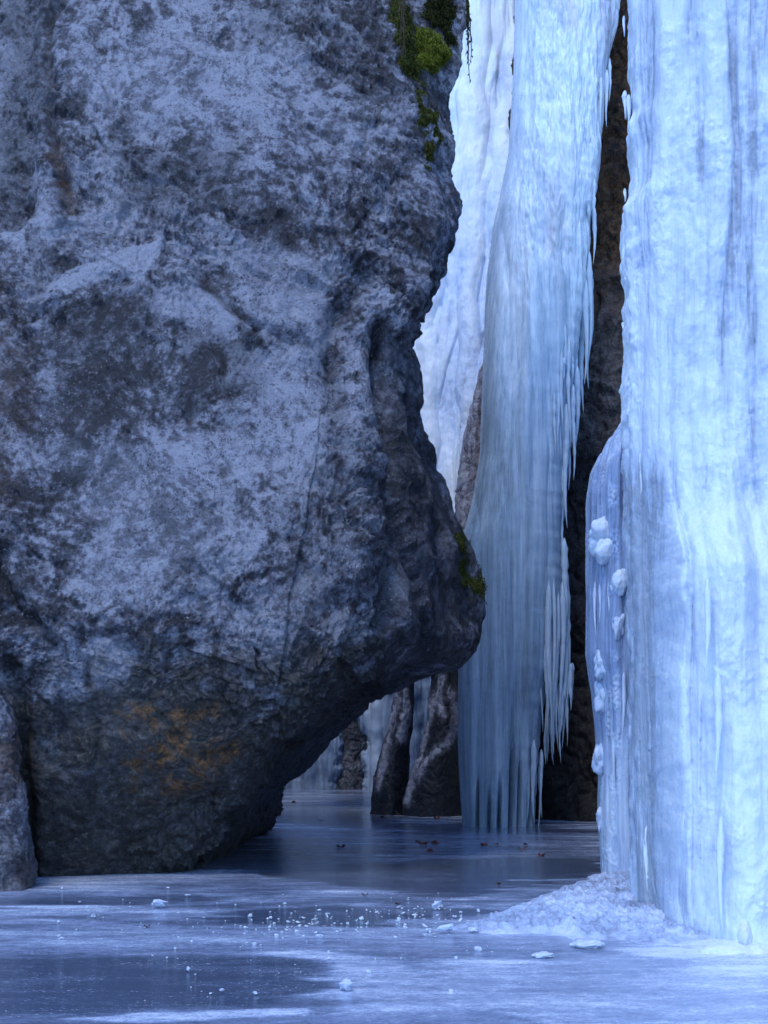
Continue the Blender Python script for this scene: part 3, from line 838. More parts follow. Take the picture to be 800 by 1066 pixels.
# ---- grey-blue lobe on its left flank
def lobe():
    root = empty('ice_lobe', (2.6, 15.0, 0), label='lower grey-blue ice lobe with white rounded bulges on the left flank of the tall pillar', cat='frozen waterfall')
    d = 15.0
    le = edge([(668, 405), (655, 425), (640, 446), (626, 466), (616, 488), (612, 510), (610, 560), (611, 610), (612, 680), (618, 720), (621, 760), (622, 800), (624, 850), (627, 890), (629, 930)], d)
    le0 = le; le = lambda z, w: le0(z, w) + .05
    Z = np.linspace(-.1, H + (HY - 408) / F * d, 560)
    x = le(Z, .03); one = 0 * Z
    ctrl = [np.stack([a, b, Z], -1) for a, b in [(x + .5, d + 1.4 + one), (x + .06, d + .6 + one), (x, d + .05 + one), (x + .12, d - .28 + one), (np.maximum(x + .26, 2.5), d - .4 + one), (np.maximum(x + .5, 3.1), d - .5 + one), (np.maximum(x + .8, 3.9), d + one)]]
    P = catmull(ctrl, [14, 26, 36, 50, 70, 24])
    N = flat_normals(P, .5); px, py = proj(P); ZZ = P[..., 2]; U = P[..., 0] - P[..., 1] * .5
    h = .8 * bundle(U, ZZ, 70, (U.min(), U.max()), (.4, 5.5), (.025, .10), (.8, 3.2), 3, wob=.02)
    h = np.maximum(h, .8 * bundle(U, ZZ, 90, (U.min(), U.max()), (.3, 5), (.012, .03), (.4, 1.6), 4, wob=.01))
    h += .06 * fbm(P, 1.3, 3, off=4, sc=(1, 1, .5))
    w1, _ = worley(U * 26, ZZ * 22, None, 3)
    bn = sst(-.2, .35, fbm(P, 3.2, 3, off=33))
    beads = np.exp(-((px - 641 - 5 * fbm(P, 2, 2, off=9)) / 5) ** 2) * bn + .5 * sst(617, 611, px) * bn + .6 * sst(0, .5, fbm(P, 1.5, 3, off=12)) * sst(700, 740, py) * bn
    h += .024 * np.clip(1 - w1 * 1.2, 0, 1) * np.clip(beads, .0, 1.3)
    h += .07 * np.exp(-((px - 641) / 10) ** 2)
    P2 = P + N * h[..., None]
    tone = .30 + .34 * np.clip(beads, 0, 1) * (.5 + .6 * (1 - w1)) + .25 * fbm(P, 1.2, 3, off=5, sc=(1, 1, .3)) + .35 * sst(740, 880, py) + .2 * sst(520, 440, py)
    mesh_obj('ice_column', P2, grid_faces(*P.shape[:2]), M['ice_lobe'], root, attrs=dict(tone=tone, dirt=0 * tone))
    flat = P2.reshape(-1, 3)
    for i, (ix, iy, r, st) in enumerate([(629, 552, 10.5, (1.05, .8, 1.0)), (625, 566, 10, (1, .8, 1.1)), (632, 574, 10, (1, .8, 1.1)), (629, 592, 10.5, (1.1, .8, 1.15)), (636, 551, 6, (.8, .8, 1.2)),
                                         (629, 694, 8.5, (.95, .8, 1.25)), (629, 724, 8, (1, .8, 1.4)), (627, 790, 7.5, (1, .8, 1.2)), (627, 852, 6, (.9, .8, 1.6)),
                                         (646, 606, 7, (.9, .8, 1.6)), (644, 652, 6, (.8, .8, 1.8)), (634, 522, 3, (1, 1, 1))]):
        k = np.argmin(np.hypot(px - ix, py - iy).ravel()); dd = flat[k][1] + (.01 if iy < 620 else .03)
        sc = dd / F
        st = st if iy < 620 else (st[0], st[1], st[2] * (1.15 + .5 * ((i * 7) % 5) / 5))
        V, Fc = ice_blob((0, 0, 0), r * sc * (1.3 if iy < 600 else 1.1 + .25 * ((i * 3) % 4) / 4), i + 1, st, 40, 30, .2 if iy < 620 else .38)
        c = W(ix, iy, dd)
        mesh_obj('ice_bulge', V + c, Fc, M['ice_lobe'], root, attrs=dict(tone=np.full(len(V), .85 if iy < 620 else .6), dirt=np.zeros(len(V))), origin=c)
    for i, (ix, iy, L, r) in enumerate([(620, 605, 60, 2.2), (625, 608, 40, 1.8), (634, 606, 36, 1.6), (661, 500, 50, 2.4), (668, 520, 60, 2.4), (676, 500, 70, 3), (650, 700, 70, 3), (658, 740, 60, 3), (640, 760, 60, 3)]):
        k = np.argmin(np.hypot(px - ix, py - iy).ravel()); dd = flat[k][1] - .03
        icicle_part(W(ix, iy, dd), L * dd / F, r * dd / F, 40 + i, root, M['ice_lobe'], .7)


lobe()


# ---- blue curtain in the middle distance
def curtain():
    root = empty('ice_curtain', (2.4, 24.2, 0), label='smooth blue-grey ice curtain of long fused icicles hanging down to the pool', cat='frozen waterfall')
    d = 24.3
    dz = lambda z: 24.3 + .20 * 2.0 * np.log1p(np.exp(np.clip((z - 8.0) / 2.0, -30, 30)))
    le = edge_lean([(548, -420), (545, -100), (541, 60), (535, 150), (520, 215), (511, 280), (507, 400), (505, 470), (495, 520), (484, 560), (481, 620), (481, 760), (483, 830), (486, 868)], dz)
    re = edge_lean([(652, -420), (652, -60), (649, 10), (640, 40), (634, 70), (632, 110), (628, 170), (618, 220), (612, 270), (606, 340), (599, 400), (592, 440), (588, 500), (586, 600), (584, 640), (577, 690), (569, 735), (564, 775), (562, 800), (561, 868)], dz)
    Z = np.concatenate([np.linspace(-.1, 18.6, 800), np.linspace(18.7, 25, 30)])
    l, r = le(Z, .2), re(Z, .05) + .02 * pn(Z * 2.2, 0, 4.4) + .02 * pn(Z * 6, 0, 1.4)
    w = r - l; one = 0 * Z
    back = dz(Z) - d
    ctrl = [np.stack([a, b, Z], -1) for a, b in [(l + .4 * w, d + 1.6 + back), (l + .03, d + .75 + back), (l, d + .4 + back), (l + .14 * w, d + .08 + back), (l + .45 * w, d - .12 + back), (l + .75 * w, d + .02 + back), (r - .06 * w, d + .25 + back), (r, d + .55 + back), (r - .3 * w, d + 1.6 + back)]]
    P = catmull(ctrl, [8, 14, 50, 100, 100, 70, 24, 12])
    N = flat_normals(P, .3); px, py = proj(P); ZZ = P[..., 2]; U = P[..., 0]
    frosty = sst(520, 560, px - (py - 200) * -.05) * sst(360, 250, py + 30 * fbm(P, .6, 3, off=4)) 
    h = .55 * bundle(U, ZZ, 60, (1.2, 4.4), (6, 20), (.10, .30), (8, 18), 5, wob=.06, wavy=.02, tip=.6)
    h = np.maximum(h, .6 * bundle(U, ZZ, 260, (1.2, 4.4), (1, 18), (.03, .085), (3, 10), 6, wob=.03, wavy=.02, tip=.7))
    h += .12 * fbm(P, .6, 3, off=3, sc=(1, 1, .3))
    w1, _ = worley(U * 4.5, ZZ * 3.2, P[..., 1] * 3, 2)
    h += frosty * (.02 * np.clip(1 - w1, 0, 1) + .085 * fbm(P, 3.0, 4, .55, off=6, sc=(1.3, 1, .3)))
    # vertical slots between the last icicles at the foot
    for sx, y0, sw in [(520, 800, 1.6), (533, 760, 1.8), (541, 775, 1.4), (552, 765, 2.2), (509, 810, 1.2), (497, 795, 1.2)]:
        h -= .5 * np.exp(-((px - sx - (860 - py) * .02) / sw) ** 2) * sst(y0, y0 + 60, py)
    P2 = P + N * h[..., None]
    # ragged foot: icicle tips end a little above the ice
    tone = .30 + .22 * fbm(P, .7, 3, off=9, sc=(1, 1, .2)) + .32 * sst(420, 60, py) + .10 * frosty - .08 * sst(560, 720, py)
    dirt = .55 * frosty * sst(.0, .5, fbm(P, 1.2, 3, off=17, sc=(1, 1, .3))) * sst(550, 590, px)
    mesh_obj('ice_sheet', P2, grid_faces(*P.shape[:2]), M['ice_curtain'], root, attrs=dict(tone=tone, dirt=dirt))
    spec = [(614, 262, 120, 4.0), (610, 290, 110, 4.5), (616, 280, 80, 3.0), (606, 330, 100, 5.0), (601, 380, 90, 4.5), (612, 330, 75, 4.0), (597, 400, 100, 4.0), (592, 430, 80, 4.0), (604, 300, 90, 4.0), (590, 420, 130, 5.0), (586, 470, 130, 4.5), (619, 215, 60, 3),
            (632, 72, 60, 3.0), (629, 70, 44, 2.5), (626, 80, 50, 2.5), (635, 60, 46, 2.5), (622, 90, 60, 3), (612, 130, 70, 3.5), (606, 150, 90, 3.5), (598, 130, 110, 4.0),
            (594, 690, 50, 3.5), (590, 690, 66, 5), (584, 710, 56, 5), (578, 730, 44, 4), (570, 765, 28, 2.2), (568, 760, 36, 2.4), (564, 780, 72, 2.6), (562, 790, 78, 2.2), (556, 770, 88, 4), (549, 770, 90, 4), (596, 690, 40, 3),
            (588, 560, 120, 5), (590, 610, 110, 4.5), (586, 640, 80, 4)]
    rs = np.random.default_rng(77)
    for q in range(46):
        iy = rs.uniform(190, 470); ref = np.interp(iy, [170, 220, 270, 340, 400, 440, 500], [630, 620, 613, 607, 600, 593, 588])
        spec.append((ref - rs.uniform(2, 20), iy - 30, rs.uniform(20, 90) * rs.uniform(.6, 1.4), rs.uniform(1.2, 4.2)))
    for q in range(30):                                  # the fused fringe that overhangs the foot
        ix = rs.uniform(562, 591); end = 772 - 55 * max(ix - 583, 0) / 8 * rs.random() - rs.uniform(0, 22)
        y0 = rs.uniform(585, 665)
        spec.append((ix, y0, end - y0 + rs.choice([0, 0, 14, 26]), rs.uniform(2.6, 5.6)))
    for i, (ix, iy, L, rr) in enumerate(spec):
        k = np.argmin(np.hypot(px - ix + 6, py - iy - 8).ravel()); dd = P2.reshape(-1, 3)[k][1] + .02 + .3 * ((i * 37) % 11) / 11
        icicle_part(W(ix, iy, dd), L * dd / F, rr * dd / F, 100 + i, root, M['ice_curtain'], .42 if iy > 200 else .55)


curtain()


# ---- white icefall behind, left of the curtain
def white_fall():
    root = empty('icefall', (1.6, 28.5, 0), label='brilliant white frozen cascade behind the boulder, spreading down from the top', cat='frozen waterfall')
    Z = np.concatenate([np.linspace(-.2, 17.6, 620), np.linspace(17.8, 25, 40)])
    one = 0 * Z
    lean = .30 * np.maximum(Z - 2, 0) * .75
    q = 1 - sst(2.9, 5.2, Z)                       # low down it narrows to a foot behind the rock hump
    ctrl = [np.stack([a + k * q + one, b + lean, Z], -1) for a, b, k in [(-3.2, 29.8 + one, 4.9), (-1.2, 28.4 + one, 2.9), (.4, 27.9 + one, 1.4), (1.4, 27.6 + one, .6), (2.2, 27.4 + one, .2), (3.0, 27.4 + one, 0), (3.6, 27.8 + one, 0)]]
    P = catmull(ctrl, [10, 40, 90, 80, 80, 20])
    N = flat_normals(P); px, py = proj(P); ZZ = P[..., 2]
    U = P[..., 0] + (ZZ - 6) * -.09
    h = .9 * bundle(U, ZZ, 70, (-3, 5), (4, 25), (.12, .4), (4, 14), 15, wob=.12)
    h = np.maximum(h, .8 * bundle(U, ZZ, 90, (-3, 5), (1, 24), (.05, .14), (2, 6), 16, wob=.06))
    w1, _ = worley(U * 5, ZZ * 4, None, 2)
    h += .015 * np.clip(1 - w1, 0, 1) + .14 * fbm(P, .7, 3, off=3, sc=(1, 1, .3)) + .018 * fbm(P, 5, 3, .6, off=5, sc=(1, 1, .5))
    P2 = P + N * h[..., None]
    n = fbm(P, 1.0, 3, off=9, sc=(1, 1, .15))
    tone = .62 + .45 * n + np.clip((h - .1) * 1.6, -.25, .25) + .2 * sst(500, 100, py)
    dirt = .4 * sst(.05, .5, fbm(P, 1.1, 3, off=13, sc=(1.6, 1, .12))) * sst(495, 520, px + (py - 60) * .05)
    mesh_obj('ice_sheet', P2, grid_faces(*P.shape[:2]), M['ice_far'], root, attrs=dict(tone=tone, dirt=dirt))


white_fall()


# ---- far icefall at the end of the arch
def back_fall():
    root = empty('icefall', (-1.6, 44.6, 0), label='distant small blue icefall with a bare rock patch, seen through the arch', cat='frozen waterfall')
    Z = np.linspace(-.2, 7.5, 300); one = 0 * Z
    ctrl = [np.stack([a, b, Z], -1) for a, b in [(one - 4.2, 46.2 + one), (-2.75 + .10 * Z, 45.0 + .1 * Z), (-2.2 + .05 * Z, 44.6 + .12 * Z), (one - 1.2, 44.5 + .12 * Z), (one + .2, 44.4 + .1 * Z), (one + 1.8, 44.8 + .1 * Z)]]
    P = catmull(ctrl, [16, 40, 60, 70, 40])
    N = normals(P); px, py = proj(P); U = P[..., 0]; ZZ = P[..., 2]
    h = bundle(U, ZZ, 60, (-4, 2), (2, 9), (.08, .3), (2, 7), 25, wob=.05) + .12 * fbm(P, .8, 3, off=3)
    h -= .28 * sst(6, -6, poly_sd(px, py, [(354, 760), (374, 742), (378, 820), (352, 835)]) + 9 * fbm(P, 1.6, 3, off=1))
    P2 = P + N * h[..., None]
    tone = .42 + .3 * fbm(P, .9, 3, off=3, sc=(1, 1, .2)) + .35 * np.exp(-((px - 392) / 9) ** 2)
    mesh_obj('ice_sheet', P2, grid_faces(*P.shape[:2]), M['ice_back'], root, attrs=dict(tone=tone, dirt=0 * tone))
    zz = np.linspace(-.2, 2.42, 90)
    def rr(z):
        l = edge([(345, 830), (351, 805), (351, 780), (357, 758), (368, 744)], 44.6)(z, .25); r = edge([(384, 830), (377, 805), (381, 780), (377, 758), (371, 744)], 44.6)(z, .25)
        return [(l + .1, 45.6 + 0 * z), (l, 44.9 + 0 * z), ((l + r) / 2, 44.47 + .10 * z), (r, 44.9 + 0 * z), (r - .1, 45.6 + 0 * z)]
    rock_mass('far_rock', M['gorge'], Rows(zz, rr), [6, 20, 20, 6], .7, 1.3, 'bare grey rock poking out of the distant icefall', 'rock', seed=4,
              masks=lambda P, px, py: dict(dark=.7 * sst(785, 755, py), pale=0 * px, tone=-.4 + 0 * px))


back_fall()


# ------------------------------------------------------------------ enclosing gorge
def terrain(pts, z1, seed, amp=2.0):
    Z = np.linspace(-.5, z1, 60)
    ctrl = [np.stack([x + 0 * Z, y + .05 * Z * ly, Z], -1) for x, y, ly in pts]
    P = catmull(ctrl, [26] * (len(pts) - 1))
    N = normals(P)
    h = amp * (.5 * fbm(P, .25, 4, off=seed) + .15 * fbm(P, 1.2, 3, off=seed + 4, ridge=True))
    P2 = P + N * h[..., None]
    z = np.zeros(P.shape[:2])
    return tag(mesh_obj('gorge_terrain', P2, grid_faces(*z.shape), M['gorge'], attrs=dict(pale=z, dark=z, brown=z, olive=z)), kind='structure')


terrain([(-16, 20, 0), (-11, 27, 0), (-7.5, 36, 0), (-6.5, 46, 0), (-3, 49.5, 1), (3, 49, 1), (7, 44, 0), (9, 34, 0), (9.5, 27, 0)], 22, 3)
terrain([(13, 24, 0), (6.6, 18, 0), (5.6, 13.5, 0), (6.8, 9, 0), (11, 6, 0)], 9, 8, 1.2)


# ------------------------------------------------------------------ the frozen pool
def pool():
    ys = np.concatenate([[-300, -120, -50, -20, -5, 3], np.linspace(6.4, 14, 330), np.linspace(14.05, 28, 260), np.linspace(28.2, 50, 120), [60, 90, 150, 300]])
    xs = np.concatenate([[-300, -120, -50, -20, -12, -8], np.linspace(-6, 6, 480), [8, 12, 20, 50, 120, 300]])
    X, Y = np.meshgrid(xs, ys)
    P = np.stack([X, Y, 0 * X], -1)
    px, py = proj(P); py = np.where(Y > 3, HY + F * H / np.maximum(Y, 3), 1400)
    nz = fbm(P, .9, 4, .6, off=4, sc=(.35, .8, 1)); n2 = fbm(P, 2.4, 4, .6, off=14, sc=(.3, 1, 1))
    qx, qy = px + 45 * n2, py + 5 * nz + 3 * n2
    frost = .52 + .35 * nz + .22 * n2
    def patch(pts, val, k=1.0, soft=4, yr=4.0):
        nonlocal frost
        # distances in a frame where rows count yr times as much as columns
        sd = poly_sd(qx / yr, qy, [(a / yr, b) for a, b in pts])
        m = k * sst(soft, -soft, sd)
        frost = frost * (1 - m) + (val + .12 * n2 + .1 * nz) * m
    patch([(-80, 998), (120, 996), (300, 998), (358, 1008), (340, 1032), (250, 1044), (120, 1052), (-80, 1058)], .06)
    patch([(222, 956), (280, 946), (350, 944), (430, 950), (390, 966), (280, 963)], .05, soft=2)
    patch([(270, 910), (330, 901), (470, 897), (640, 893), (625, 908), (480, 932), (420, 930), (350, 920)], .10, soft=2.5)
    patch([(380, 935), (470, 930), (520, 940), (470, 955), (400, 950)], .25, .7)
    patch([(40, 905), (270, 902), (270, 912), (160, 918), (130, 934), (40, 930)], .75, .8, 2.5)
    patch([(-50, 935), (220, 930), (230, 940), (-50, 946)], .22, .7)
    patch([(0, 958), (400, 966), (620, 972), (600, 996), (330, 990), (0, 990)], .62, .7)
    patch([(60, 1058), (140, 1053), (320, 1049), (330, 1056), (150, 1062)], .85, 1, 1.5)
    patch([(280, 992), (350, 990), (420, 1000), (410, 1018), (360, 1014), (330, 1000)], .78, 1, 3)
    patch([(360, 1010), (620, 990), (850, 975), (850, 1100), (420, 1100), (340, 1040)], .80, .85, 8)
    patch([(620, 960), (850, 950), (850, 1020), (700, 1010)], .95, .9, 8)
    patch([(330, 1058), (520, 1054), (560, 1080), (300, 1080)], .45, .8, 3)
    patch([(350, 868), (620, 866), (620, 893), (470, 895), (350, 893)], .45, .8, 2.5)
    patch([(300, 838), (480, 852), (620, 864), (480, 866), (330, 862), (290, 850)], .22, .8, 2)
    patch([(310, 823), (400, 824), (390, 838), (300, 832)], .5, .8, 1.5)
    patch([(420, 852), (490, 851), (490, 858), (430, 858)], .8, .8, 1)
    z = .010 * fbm(P, .5, 2, off=8) + .004 * fbm(P, 3, 3, off=6) * np.clip(frost, 0, 1)
    z += .012 * np.clip(frost - .55, 0, .5)
    z = np.where((Y > 6) & (Y < 50) & (np.abs(X) < 6.5), z, 0)
    P[..., 2] = z
    k = NT('pool_ice')
    f = k.attr('frost')
    g1 = k.noise(2.2, 7, .68, sc=(.5, 1.6, 1)); g2 = k.noise(12, 7, .74, sc=(.7, 1.0, 1), off=3); g3 = k.noise(60, 3, .6, sc=(.6, 1, 1))
    v = k.math('ADD', f, k.math('ADD', k.math('MULTIPLY', k.math('SUBTRACT', g1, .5), .8), k.math('ADD', k.math('MULTIPLY', k.math('SUBTRACT', g2, .5), .9), k.math('MULTIPLY', k.math('SUBTRACT', g3, .5), .6))), clamp=True)
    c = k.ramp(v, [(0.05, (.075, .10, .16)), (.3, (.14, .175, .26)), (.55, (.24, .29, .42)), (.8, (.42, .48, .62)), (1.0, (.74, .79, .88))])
    r = k.rng(v, .05, .85, .05, .28)
    b = k.bump(g1, .12, .03); b = k.bump(g2, .22, .015, b); b = k.bump(g3, .2, .005, b)
    sp = k.math('MULTIPLY', k.rng(k.noise(38, 4, .75, sc=(.8, 1, 1), off=12), .60, .66), k.rng(g1, .4, .6))
    c = k.mix(sp, c, (.78, .82, .88))
    k.out(c, r, b, **{'IOR': 1.31, 'Specular IOR Level': .6})
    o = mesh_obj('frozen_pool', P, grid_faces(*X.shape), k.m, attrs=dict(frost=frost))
    tag(o, kind='structure')


pool()


# ---- heap of frozen splash at the pillar's foot
def mound():
    xs, ys = np.linspace(.35, 3.6, 340), np.linspace(9.9, 16.6, 520)
    X, Y = np.meshgrid(xs, ys)
    P = np.stack([X, Y, 0 * X], -1)
    px, py = CX + X / Y * F, HY + F * H / Y
    n = fbm(P, 1.5, 4, off=3)
    # outline on the ice and how high the heap stands
    outline = [tuple(G(a, b)[:2]) for a, b in [(478, 966), (520, 952), (560, 938), (598, 922), (626, 908), (690, 900), (760, 930), (740, 978), (690, 985), (640, 976), (600, 980), (560, 974), (510, 974)]]
    sd = poly_sd(X, Y, outline) + .16 * n
    t = np.clip(-sd / .75, 0, 1)
    base = .07 * t ** .8 * sst(.2, 1.9, X) * (.75 + .5 * fbm(P, 1.3, 3, off=7)) + .03 * t
    w1, w2 = worley(X * 7, Y * 5, None, 4); w3, _ = worley(X * 17, Y * 13, None, 8)
    Z = base + sst(0, .25, -sd) * (.025 * np.clip(1 - w1 * w1 * 1.3, 0, 1) + .04 * (facets(P + .03 * fbm(P, 6, 2)[..., None], 7.0, 4)[0] + .3) + .03 * facets(P, 15.0, 9)[0] + .018 * fbm(P, 9, 4, .6, off=4)) - .05 * sst(-.02, .12, sd) + .004
    P[..., 2] = Z
    keep = (sd < .14).ravel(); f = grid_faces(*X.shape); f = f[keep[f].all(1)]
    used = np.unique(f); remap = np.zeros(X.size, int); remap[used] = np.arange(len(used))
    tone = (.10 + .3 * np.clip(1 - w1, 0, 1) + .3 * n).ravel()[used]
    o = mesh_obj('ice_mound', P.reshape(-1, 3)[used], remap[f], M['frost'], attrs=dict(tone=tone, dirt=0 * tone), origin=(1.9, 12, 0))
    tag(o, 'bumpy white mound of frozen splash spread at the foot of the pillar', 'ice mound')


mound()


# ---- lumps, crumbs and leaves on the ice
def chunk_mesh(name, seed, n=1):
    rs = np.random.default_rng(seed); parts = []
    for i in range(n):
        c = rs.normal(size=3) * [.55, .55, .15] * (n > 1) + [0, 0, .35]
        parts.append(ice_blob(c, .5 * rs.uniform(.55, 1), seed + i * 7, (rs.uniform(.8, 1.4), rs.uniform(.6, 1.2), rs.uniform(.4, 1.0)), 7, 6, .8))
    V, Fc = merge(parts)
    V[:, 2] = np.maximum(V[:, 2], -.06)
    return V, Fc


def chunk_obj(name, V, Fc, mat, loc, s, rz, tone=.8):
    o = mesh_obj(name, V, Fc, mat, smooth=False, attrs=dict(tone=np.full(len(V), tone), dirt=np.zeros(len(V))))
    o.location = loc; o.scale = (s, s, s); o.rotation_euler = (0, 0, rz)
    return o


for i, (px, py, wpx, n, lab) in enumerate([
    (166, 946, 16, 5, 'largest broken ice lump lying alone on the pool before the boulder'),
    (97, 956, 9, 2, 'flat greyish ice chip left of the largest broken lump on the pool'),
    (456, 947, 10, 8, 'wide low ice shard lying among crumbs just off the mound tip'),
    (446, 971, 9, 3, 'upright milky ice chunk standing below the wide low shard'),
    (493, 971, 13, 3, 'glinting white ice lump at the very tip of the mound'),
    (498, 991, 9, 1, 'round ice nugget on the pool in front of the mound tip'),
    (475, 1000, 8, 1, 'small pointed ice nugget nearest the pale frost streak'),
    (565, 997, 24, 1, 'low smooth snow-white lump on the ice, the smaller of two before the mound'),
    (611, 987, 38, 2, 'long low snow-white lump on the ice right in front of the mound'),
    (265, 985, 8, 2, 'bright white ice chip at the edge of the dark patch'),
    (196, 934, 7, 1, 'pale ice chip under the dark boulder foot'),
    (196, 1012, 7, 2, 'ice chip lying in the middle of the dark clear patch'),
    (231, 1034, 6, 1, 'ice chip near the front edge of the dark clear patch'),
    (266, 1036, 5, 1, 'tiny ice chip beside another at the front of the dark patch'),
    (360, 1032, 16, 4, 'sparkling ice lump on the frost tongue right of the dark patch'),
    (333, 978, 8, 2, 'pale ice chip between the dark patch and the wide low shard'),
    (300, 962, 7, 1, 'pale ice chip on the small dark strip of pool'),
    (465, 972, 18, 3, 'flat slushy ice plate beside the upright milky chunk'),
    (83, 941, 6, 1, 'dull ice chip above the flat greyish one'),
]):
    g = G(px, py); s = wpx * g[1] / F
    V, Fc = chunk_mesh('ice_chunk', 40 + i, 1)
    if wpx > 20: V, Fc = ice_blob((0, 0, .12), .5, 4 + i, (1, .85, .42), 44, 26, .38)
    V = V * (1.0 / max(np.ptp(V[:, 0]), .5)); V[:, 2] *= .75
    o = tag(chunk_obj('ice_chunk', V, Fc, M['frost'], g + [0, 0, .004], s, i * 1.3 if wpx < 20 else 0, .55), lab, 'ice chunk')
    if wpx > 20: o.data.polygons.foreach_set('use_smooth', np.ones(len(o.data.polygons), bool))

protos = []
for i in range(7):
    V, Fc = chunk_mesh('ice_crumb', 90 + i, 1)
    me_o = chunk_obj('ice_crumb', V, Fc, M['frost'], (0, 0, 0), .02, 0, .85)
    protos.append(me_o)
rs = np.random.default_rng(5)
spots = []
for k in range(285):
    m = rs.random()
    if m < .48: px, py, r = rs.normal(345, 60), rs.normal(962, 11), 0
    elif m < .66: px, py, r = rs.normal(455, 32), rs.normal(955, 12), 1
    elif m < .88: px, py, r = rs.uniform(60, 330), rs.normal(962, 18), 2
    else: px, py, r = rs.uniform(150, 560), rs.uniform(985, 1045), 3
    if py < 925 or (px > 500 and py < 985): py = 950 + abs(rs.normal() * 8); px = min(px, 480)
    spots.append((px, py, r))
ZONE = ['tiny white ice crumb in the dense sprinkling on the middle of the pool', 'tiny white ice crumb around the wide shard off the mound tip',
        'tiny white ice crumb thinly strewn on the ice before the boulder', 'tiny white ice crumb lying loose on the front of the pool']
for k, (px, py, r) in enumerate(spots):
    o = protos[k] if k < 7 else link(protos[k % 7].copy())
    g = G(px, py); o.location = g + [0, 0, .003]
    s = g[1] / F * min(1.6 + rs.exponential(1.3), 6.0); o.scale = (s * 1.15, s, s * .9); o.rotation_euler = (rs.uniform(-.4, .4), rs.uniform(-.4, .4), rs.uniform(0, 6.28))
    tag(o, ZONE[r], 'ice crumb', ['ice crumbs in the dense sprinkling', 'ice crumbs round the wide shard', 'ice crumbs before the boulder', 'loose ice crumbs at the front'][r])


def leaf_mat(name, a, b):
    k = NT(name); return k.out(k.ramp(k.noise(25, 4), [(.35, a), (.65, b)]), .6)


M['leaf'] = leaf_mat('dead_leaf', (.09, .022, .018), (.24, .06, .04))
M['leaf_dark'] = leaf_mat('dark_leaf', (.035, .018, .016), (.10, .045, .035))


def leaf(px, py, wpx, seed, label, dark=False):
    rs = np.random.default_rng(seed)
    a = np.linspace(0, 2 * np.pi, 28, endpoint=False)
    rad = .5 * (.72 + .28 * np.abs(np.cos(a * 2.5))) * (1 + .1 * rs.normal(size=28))
    rings = [(.0, .0)] + [(f, f * f) for f in (.35, .7, 1)]
    V = []
    for f, b in rings[1:]:
        V.append(np.stack([np.cos(a) * rad * f, .75 * np.sin(a) * rad * f, .02 + b * (.16 * np.cos(a * 2 + seed) + .14) + .03 * rs.normal(size=28) * f], -1))
    V = np.concatenate([[[0, 0, .02]]] + V)
    idx = np.arange(28); nx = (idx + 1) % 28
    tri = np.stack([np.zeros(28, int), 1 + idx, 1 + nx], -1)
    q = np.concatenate([np.stack([1 + 28 * r + idx, 1 + 28 * (r + 1) + idx, 1 + 28 * (r + 1) + nx, 1 + 28 * r + nx], -1) for r in (0, 1)])
    g = G(px, py); s = wpx * g[1] / F
    o = empty('dead_leaf', g + [0, 0, .006], label=label, cat='leaf')
    m = M['leaf_dark'] if dark else M['leaf']
    V = V * s; c, sn = math.cos(seed * 1.7), math.sin(seed * 1.7)
    V = np.stack([V[:, 0] * c - V[:, 1] * sn, V[:, 0] * sn + V[:, 1] * c, V[:, 2]], -1)
    bl = mesh_obj('leaf_blade', V, [tri, q], m); bl.parent = o
    sv, sf = tube([(0, 0, .02 * s), (-.35 * s * c, -.35 * s * sn, .06 * s), (-.75 * s * c, -.7 * s * sn, .03 * s)], [.018 * s, .014 * s, .01 * s], 5)
    st = mesh_obj('leaf_stem', sv, sf, m); st.parent = o
    return o


for i, a in enumerate([
    (453, 879, 10, 'biggest red leaf of the tight cluster in front of the curtain'), (441, 880, 9, 'red leaf touching the biggest one in the tight cluster'), (436, 877, 5, 'small upturned red leaf at the back of the tight cluster'),
    (448, 887, 8, 'flat red leaf in front of the tight cluster'), (419, 883, 8, 'single dark red leaf at the left end of the leaf line'), (504, 881, 9, 'red leaf lying between the tight cluster and the curtain foot'),
    (517, 880, 5, 'scrap of red leaf beside the one below the curtain'), (544, 885, 11, 'largest red leaf below the right part of the curtain'), (547, 880, 5, 'small leaf scrap just behind the largest red leaf'),
    (564, 892, 9, 'red leaf half on a frost patch, closest to the pillar'), (355, 883, 9, 'dark leaf lying alone in the shade under the arch'), (306, 836, 6, 'tiny dark leaf far back beside the boulder foot'),
    (334, 855, 5, 'tiny dark leaf in mid arch on the dark ice'), (399, 852, 7, 'dark leaf at the foot of the narrow rock rib'), (416, 849, 6, 'dark leaf between the two arch rocks'),
    (455, 853, 8, 'reddish leaf at the foot of the broad rock hump'), (434, 877, 4, 'leaf crumb on the ice behind the tight cluster'), (380, 933, 7, 'dark leaf on the ice midway between arch and dark strip'),
    (414, 942, 6, 'brown leaf scrap near the wide low ice shard'), (519, 921, 5, 'dark speck of leaf on the clear dark ice before the mound'), (153, 966, 8, 'dark curled leaf lying on the pool before the boulder'),
    (330, 815, 5, 'tiny dark leaf at the foot of the distant icefall')]):
    leaf(a[0], a[1], a[2] * 1.15, i + 1, a[3], dark=i not in (0, 1, 2, 3, 5, 6, 7, 9, 15))


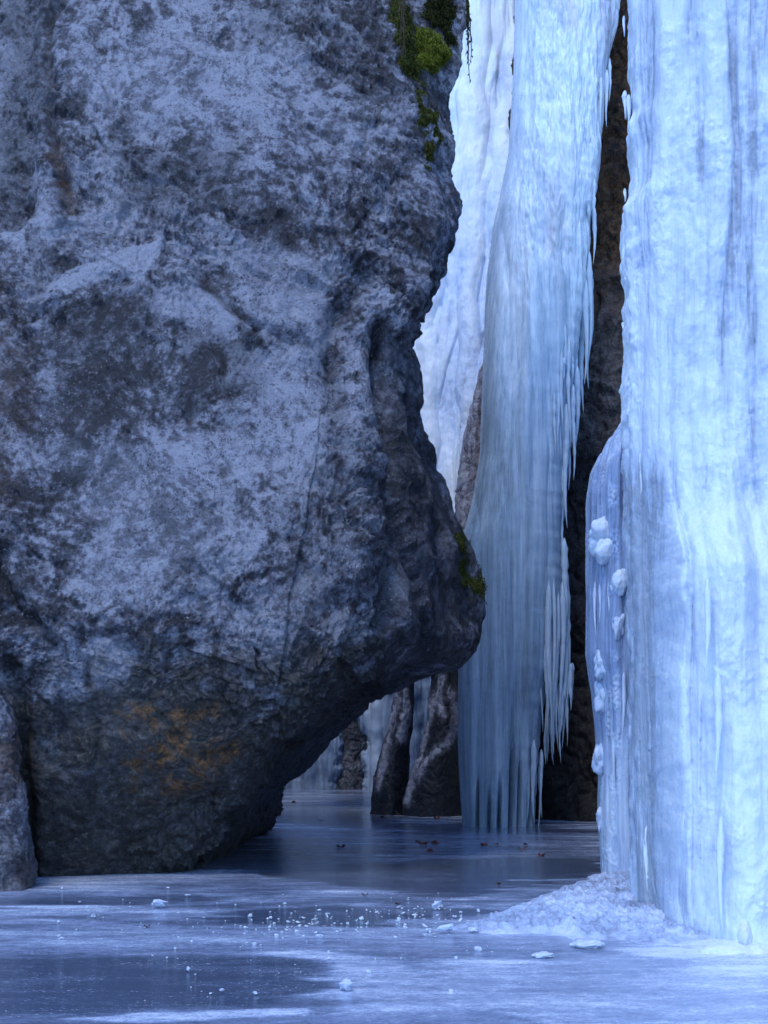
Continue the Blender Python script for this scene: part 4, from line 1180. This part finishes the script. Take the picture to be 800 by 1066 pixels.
# a low ledge of snow far back beside the boulder
sv, sf = ice_blob((0, 0, 0), .5, 5, (1.1, .8, .25), 40, 24, .2)
o = mesh_obj('snow_ledge', sv, sf, M['frost'], attrs=dict(tone=np.full(len(sv), .85), dirt=np.zeros(len(sv)))); o.location = G(312, 821) + [-.2, 1.0, .05]
tag(o, 'low snow-covered ledge far back, left of the distant icefall', 'snow ledge')

# ------------------------------------------------------------------ light, sky, camera
SUN_EL, SUN_AZ = 62.0, 200.0       # azimuth clockwise from +Y
world = bpy.data.worlds.new('World'); scene.world = world; world.use_nodes = True
nt = world.node_tree; bg = nt.nodes['Background']
sky = nt.nodes.new('ShaderNodeTexSky'); sky.sky_type = 'NISHITA'; sky.sun_disc = False
sky.sun_elevation = math.radians(SUN_EL); sky.sun_rotation = math.radians(SUN_AZ)
sky.air_density = 1.0; sky.dust_density = .3; sky.ozone_density = 8.0; sky.altitude = 900
tint = nt.nodes.new('ShaderNodeMix'); tint.data_type = 'RGBA'; tint.blend_type = 'MULTIPLY'; tint.inputs['Factor'].default_value = 1
tint.inputs[7].default_value = (.97, 1.0, 1.04, 1)
nt.links.new(sky.outputs[0], tint.inputs[6]); nt.links.new(tint.outputs[2], bg.inputs[0]); bg.inputs[1].default_value = .15
sun = bpy.data.lights.new('sun', 'SUN'); sun.energy = .5; sun.angle = math.radians(14); sun.color = (1, .98, .95)
so = link(bpy.data.objects.new('sun', sun))
from mathutils import Vector
az, el = math.radians(SUN_AZ), math.radians(SUN_EL)
so.rotation_euler = Vector((math.sin(az) * math.cos(el), math.cos(az) * math.cos(el), math.sin(el))).to_track_quat('Z', 'Y').to_euler()
so.location = (0, -10, 30)

cam = bpy.data.cameras.new('camera'); co = link(bpy.data.objects.new('camera', cam))
cam.sensor_fit = 'HORIZONTAL'; cam.sensor_width = 36; cam.lens = 36 * F / 800
co.location = (0, 0, H); co.rotation_euler = (math.radians(90), 0, 0)
cam.shift_y = (HY - 533) / 800
cam.clip_end = 1000
scene.camera = co
scene.render.resolution_x, scene.render.resolution_y = 768, 1024
vs = scene.view_settings
vs.view_transform = 'Standard'; vs.look = 'None'; vs.gamma = 1; vs.use_curve_mapping = False
vs.exposure = 1.5
